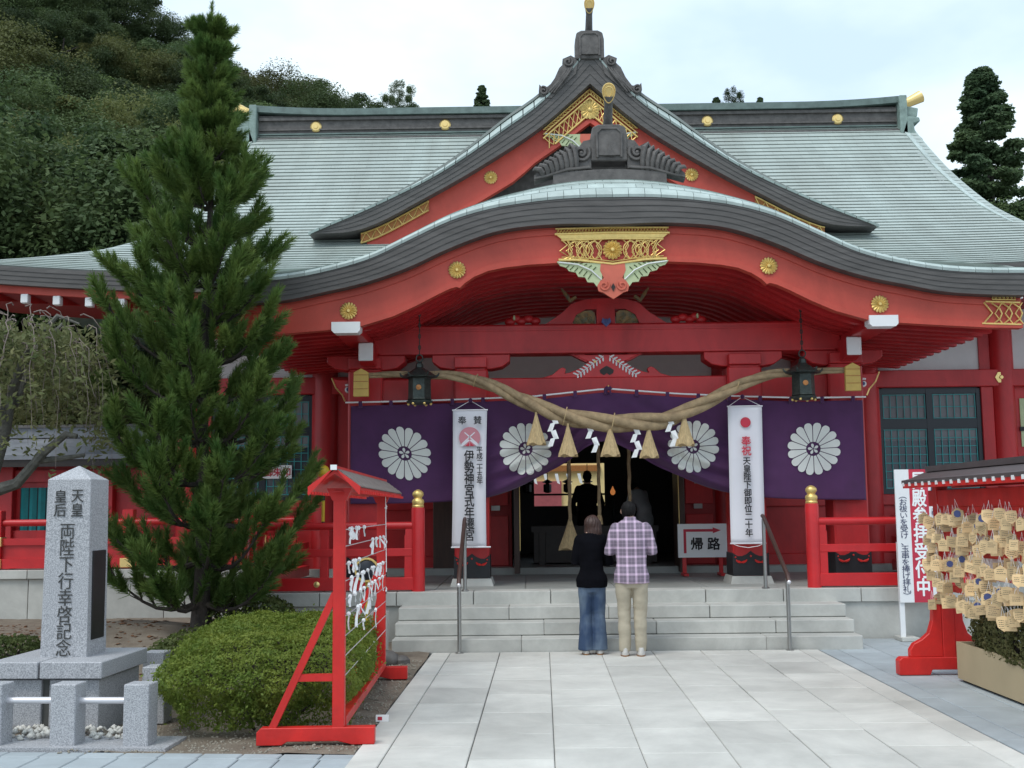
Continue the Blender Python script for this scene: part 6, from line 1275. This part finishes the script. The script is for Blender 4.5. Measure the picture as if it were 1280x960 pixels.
# pine: trunk, limbs and bottle-brush shoots of needles
random.seed(29); rng = np.random.default_rng(5)
def brush(seed, ln, nn, nl):
    r = np.random.default_rng(seed); t = r.random(nn)**.85; a = r.random(nn)*6.283; lift = np.radians(r.uniform(28, 62, nn)*(1-.55*t**3)); L_ = nl*r.uniform(.7, 1.15, nn)
    base = np.stack([np.zeros(nn), np.zeros(nn), t*ln], 1); d = np.stack([np.sin(lift)*np.cos(a), np.sin(lift)*np.sin(a), np.cos(lift)], 1); sd = np.cross(d, r.normal(0, 1, (nn, 3))); sd /= np.linalg.norm(sd, axis=1, keepdims=True); w = .0055
    v = np.stack([base-sd*w, base+sd*w, base+d*L_[:, None]+sd*w*.25, base+d*L_[:, None]-sd*w*.25], 1).reshape(-1, 3); return v
BR = [brush(i, .30, 170, .105) for i in range(5)]
PZ0, PTOP = .30, 7.72; pbase = Vector((-3.85, 13.5, PZ0)); lean_x = .04
def prof_r(z, a):     # crown reach by height and direction (wider to the left at mid height, to the right low down)
    t = (z-PZ0)/(PTOP-PZ0); base = interp(t, [(.02, 1.0), (.07, 1.22), (.12, 1.28), (.19, 1.22), (.27, 1.14), (.36, 1.10), (.48, .86), (.60, .70), (.70, .50), (.77, .34), (.83, .16), (.90, .07), (1, .03)])
    return base*(1+.12*math.cos(a)*(.7 if t < .2 else -1.0))
pb_ = MB(); tp = [(.03*math.sin(k*.9)+lean_x*k/12, .03*math.cos(k*1.1), PZ0-.1+(PTOP+.0-PZ0)*k/12) for k in range(13)]
tz = lambda z: Vector((interp(z, [(p[2], p[0]) for p in tp]), interp(z, [(p[2], p[1]) for p in tp]), z))
pb_.tube(tp, [.125 if k == 0 else .105*(1-k/12.6) for k in range(13)], 10)
lm = MB(); V = []; Fc = 0
def shoot(p, d, s):
    d = Vector(d).normalized(); q = Vector((0, 0, 1)).rotation_difference(d).to_matrix(); Rm = np.array(q)*s; V.append(BR[random.randrange(5)] @ Rm.T+np.array(p))
z = .62
while z < PTOP-.25:
    nb = 6 if z < 4.5 else 5; a0 = random.random()*6.28
    for i in range(nb):
        a = a0+2*PI*i/nb+random.uniform(-.35, .35); L_ = prof_r(z, a)*random.uniform(.72, 1.08); up = -.02+.50*((z-PZ0)/(PTOP-PZ0)); o = tz(z)
        dirh = Vector((math.cos(a), math.sin(a), 0)); P = []
        n = 6
        for k in range(n+1): t = k/n; P.append(o+dirh*L_*t*(1-.06*t)+Vector((0, 0, L_*(up*t-.22*math.sin(t*PI)*.6+.30*t*t))))
        lm.tube(P, [.030*(1-.8*k/n)*(L_/1.3+.35) for k in range(n+1)], 6)
        for k in range(1, n+1):
            t = k/n; m = (3 if random.random() < .45 else 2) if t < .99 else (4 if z < 5.6 else 2)
            for j in range(m):
                sa = a+random.uniform(-1.5, 1.5)*(1.1-t*.5); el = random.uniform(.35, 1.25); d = Vector((math.cos(sa)*math.cos(el), math.sin(sa)*math.cos(el), math.sin(el)))
                stem = random.uniform(.05, .26)*(1.1-.5*t)*(1 if L_ > .6 else .5); p0 = P[k]+d*stem; lm.tube([P[k], P[k]+d*stem*.6, p0], [.010, .008, .006], 4); shoot(p0, d+Vector((0, 0, .25)), random.uniform(.85, 1.25)*(1 if z < 5.4 else .68))
                if random.random() < .5: shoot(P[k].lerp(p0, .3), d, random.uniform(.7, 1.0))
    z += .47 if z < 5.2 else .30
for k in range(9): zz = PTOP-.75+.085*k; shoot(tz(min(zz, PTOP)), (random.uniform(-.9, .9)*(1-k/9), random.uniform(-.9, .9)*(1-k/9), .6+.15*k), .42)
shoot(tz(PTOP)+Vector((0, 0, .02)), (0, 0, 1), .6)
pine = thing('pine_tree', 'tall young green pine standing in front of the left end of the shrine', 'tree', (pbase.x, pbase.y, 0), local=True)
part('trunk', pb_, 'bark', pine, True); part('branches', lm, 'bark', pine, True); vv = np.concatenate(V); link('crown', np_mesh('pine needles', vv, np.arange(len(vv)).reshape(-1, 4), 'needle'), pine)

random.seed(41)
# clipped hedge: dark twiggy core under a skin of small leaves
def mound(cx, cy, rx, ry, h, p=3.2, tilt=0.):
    def f(x, y):
        q = (abs((x-cx)/rx)**p+abs((y-cy)/ry)**p); return 0 if q >= 1 else h*(1-q)**(1/2.6)*(1+.06*noise.noise((x*3, y*3, 1)))
    return f
def hedge(name, label, cx, cy, rx, ry, h, n, size, m, rot=0., zb=0., p=3.6):
    t = thing(name, label, 'hedge' if name == 'hedge' else 'shrub', (cx, cy, 0), local=True, rotz=rot); r = np.random.default_rng(int(abs(cx*77)+abs(cy*31)))
    u = r.normal(0, 1, (n, 3)); u /= np.linalg.norm(u, axis=1, keepdims=True); u[:, 2] = np.abs(u[:, 2])*1.0-.12*(zb == 0)
    k = (np.abs(u[:, 0])**p+np.abs(u[:, 1])**p+np.abs(u[:, 2])**p)**(-1/p); nzv = np.array([noise.noise((a[0]*3.5*rx, a[1]*3.5*ry, a[2]*3+cx))+.7*noise.noise((a[0]*11*rx, a[1]*11*ry, a[2]*9*h+cx)) for a in u]); q = (1+.11*nzv)*(.86+.14*np.clip(u[:, 2]*k*2.2, 0, 1))*(1-np.abs(r.normal(0, .05, n)))*(1+(r.random(n) < .025)*r.uniform(.02, .12, n))
    keep = (u[:, 2]*k > .16) | (r.random(n) < .35) if zb == 0 else np.ones(n, bool); u, k, q = u[keep], k[keep], q[keep]
    P = np.stack([u[:, 0]*k*q*rx, u[:, 1]*k*q*ry, np.maximum(.02+zb, zb+.10*(zb == 0)+u[:, 2]*k*q*(h-.10*(zb == 0)))], 1); N_ = np.stack([u[:, 0]/rx, u[:, 1]/ry, u[:, 2]/h], 1); N_ /= np.linalg.norm(N_, axis=1, keepdims=True)
    v, f = cards(P, N_, size, .55, r, .75); link('foliage', np_mesh('hedge leaves', v, f, m), t)
    core = MB(); 
    for a in range(120):
        th = random.random()*6.28; l = random.uniform(.5, .92); x0, y0_ = random.uniform(-.3, .3)*rx, random.uniform(-.8, .8)*ry; core.tube([(x0, y0_, zb), (x0*.4+rx*l*.6*math.cos(th), y0_+.25*math.sin(th), zb+h*.4), (x0*.3+rx*l*.85*math.cos(th), y0_+.4*math.sin(th)*.8, zb+h*random.uniform(.6, .85))], [.012, .009, .004], 4)
    part('stems', core, 'bark', t)
    return t
hedge('hedge', 'rounded clipped green hedge between the monument and the fortune rack', -2.20, 10.35, .80, 1.82, .66, 100000, .027, 'hedgeleaf', .10, 0., 5.5)
hedge('shrub', 'low dark shrub at the foot of the pine beside the hedge', -3.15, 12.2, .75, .75, .42, 6000, .055, 'shrubleaf'); hedge('shrub', 'small dark green shrub right of the pine trunk', -3.35, 13.9, .6, .5, .62, 5000, .06, 'shrubleaf')
hedge('shrub', 'small clipped bush at the left edge behind the monument plinth', -5.05, 11.0, .42, .4, .50, 6000, .04, 'shrubleaf')
hedge('planter_shrub', 'dense brownish green shrub growing in the tan planter', 4.32, 9.45, .31, 1.72, .50, 22000, .040, 'planterleaf', 0, .30, 2.6)

random.seed(43)
# weeping tree at the left edge
wt = thing('weeping_tree', 'weeping tree with bare drooping twigs and dusty leaves at the left edge', 'tree', (-6.18, 12.9, 0), local=True)
b = MB(); b.tube([(0, 0, -.1), (.06, 0, .6), (.0, .05, 1.3), (.10, 0, 2.0), (.25, 0, 2.6), (.3, .05, 3.1)], [.11, .095, .085, .075, .065, .045], 10)
for pts, rs in (([(.08, 0, 1.9), (.45, -.1, 2.0), (.75, -.1, 2.35), (1.0, -.12, 2.55), (1.12, -.12, 2.52)], [.08, .065, .05, .04, .03]), ([(.62, -.1, 2.25), (.9, 0, 2.28), (1.15, .05, 2.32)], [.04, .032, .02]), ([(.3, .0, 3.0), (.5, -.1, 3.5), (.85, -.1, 3.9), (1.1, -.1, 3.8)], [.06, .045, .03, .015]), ([(.25, 0, 2.7), (0, -.2, 3.3), (-.3, -.2, 3.9), (-.6, -.2, 4.1)], [.06, .045, .03, .015]), ([(.3, .1, 2.9), (.4, .4, 3.6), (.7, .6, 4.0)], [.05, .035, .015]), ([(.1, 0, 2.1), (-.4, -.3, 2.6), (-.8, -.3, 3.2)], [.06, .04, .02])): b.tube(pts, rs, 8)
part('trunk', b, 'greybark', wt, True)
tw = MB(); LP = []
for k in range(110):
    a = random.random()*6.28; r0 = random.uniform(.1, .95); s = Vector((.35+r0*math.cos(a)*.95, r0*math.sin(a)*.8, 3.55+random.uniform(-.25, .55)*(1-r0*.4))); out_ = random.uniform(.15, .55); drop = random.uniform(.5, 1.5); P = []
    for i in range(8): t = i/7; P.append(s+Vector((math.cos(a)*out_*t*(1.2-.3*t)+.03*math.sin(i*2+k), math.sin(a)*out_*t, .16*math.sin(t*2.2)-drop*t*t)))
    tw.tube(P, [.008*(1-.8*i/7) for i in range(8)], 4)
    for i in range(2, 8):
        for j in range(7 if k % 4 else 2): LP.append(P[i]+Vector((random.gauss(0, .07), random.gauss(0, .07), random.gauss(-.03, .06))))
part('twigs', tw, 'twig', wt, True); LP = np.array([tuple(p) for p in LP]); LP = LP[LP[:, 2] < 3.75]; LP = np.concatenate([LP]*2)+rng.normal(0, .04, (len(LP)*2, 3))
v, f = cards(LP, np.tile(np.array([[.2, -.6, .5]]), (len(LP), 1)), .095, .36, rng, .7); link('foliage', np_mesh('weeping leaves', v, f, 'weep'), wt)
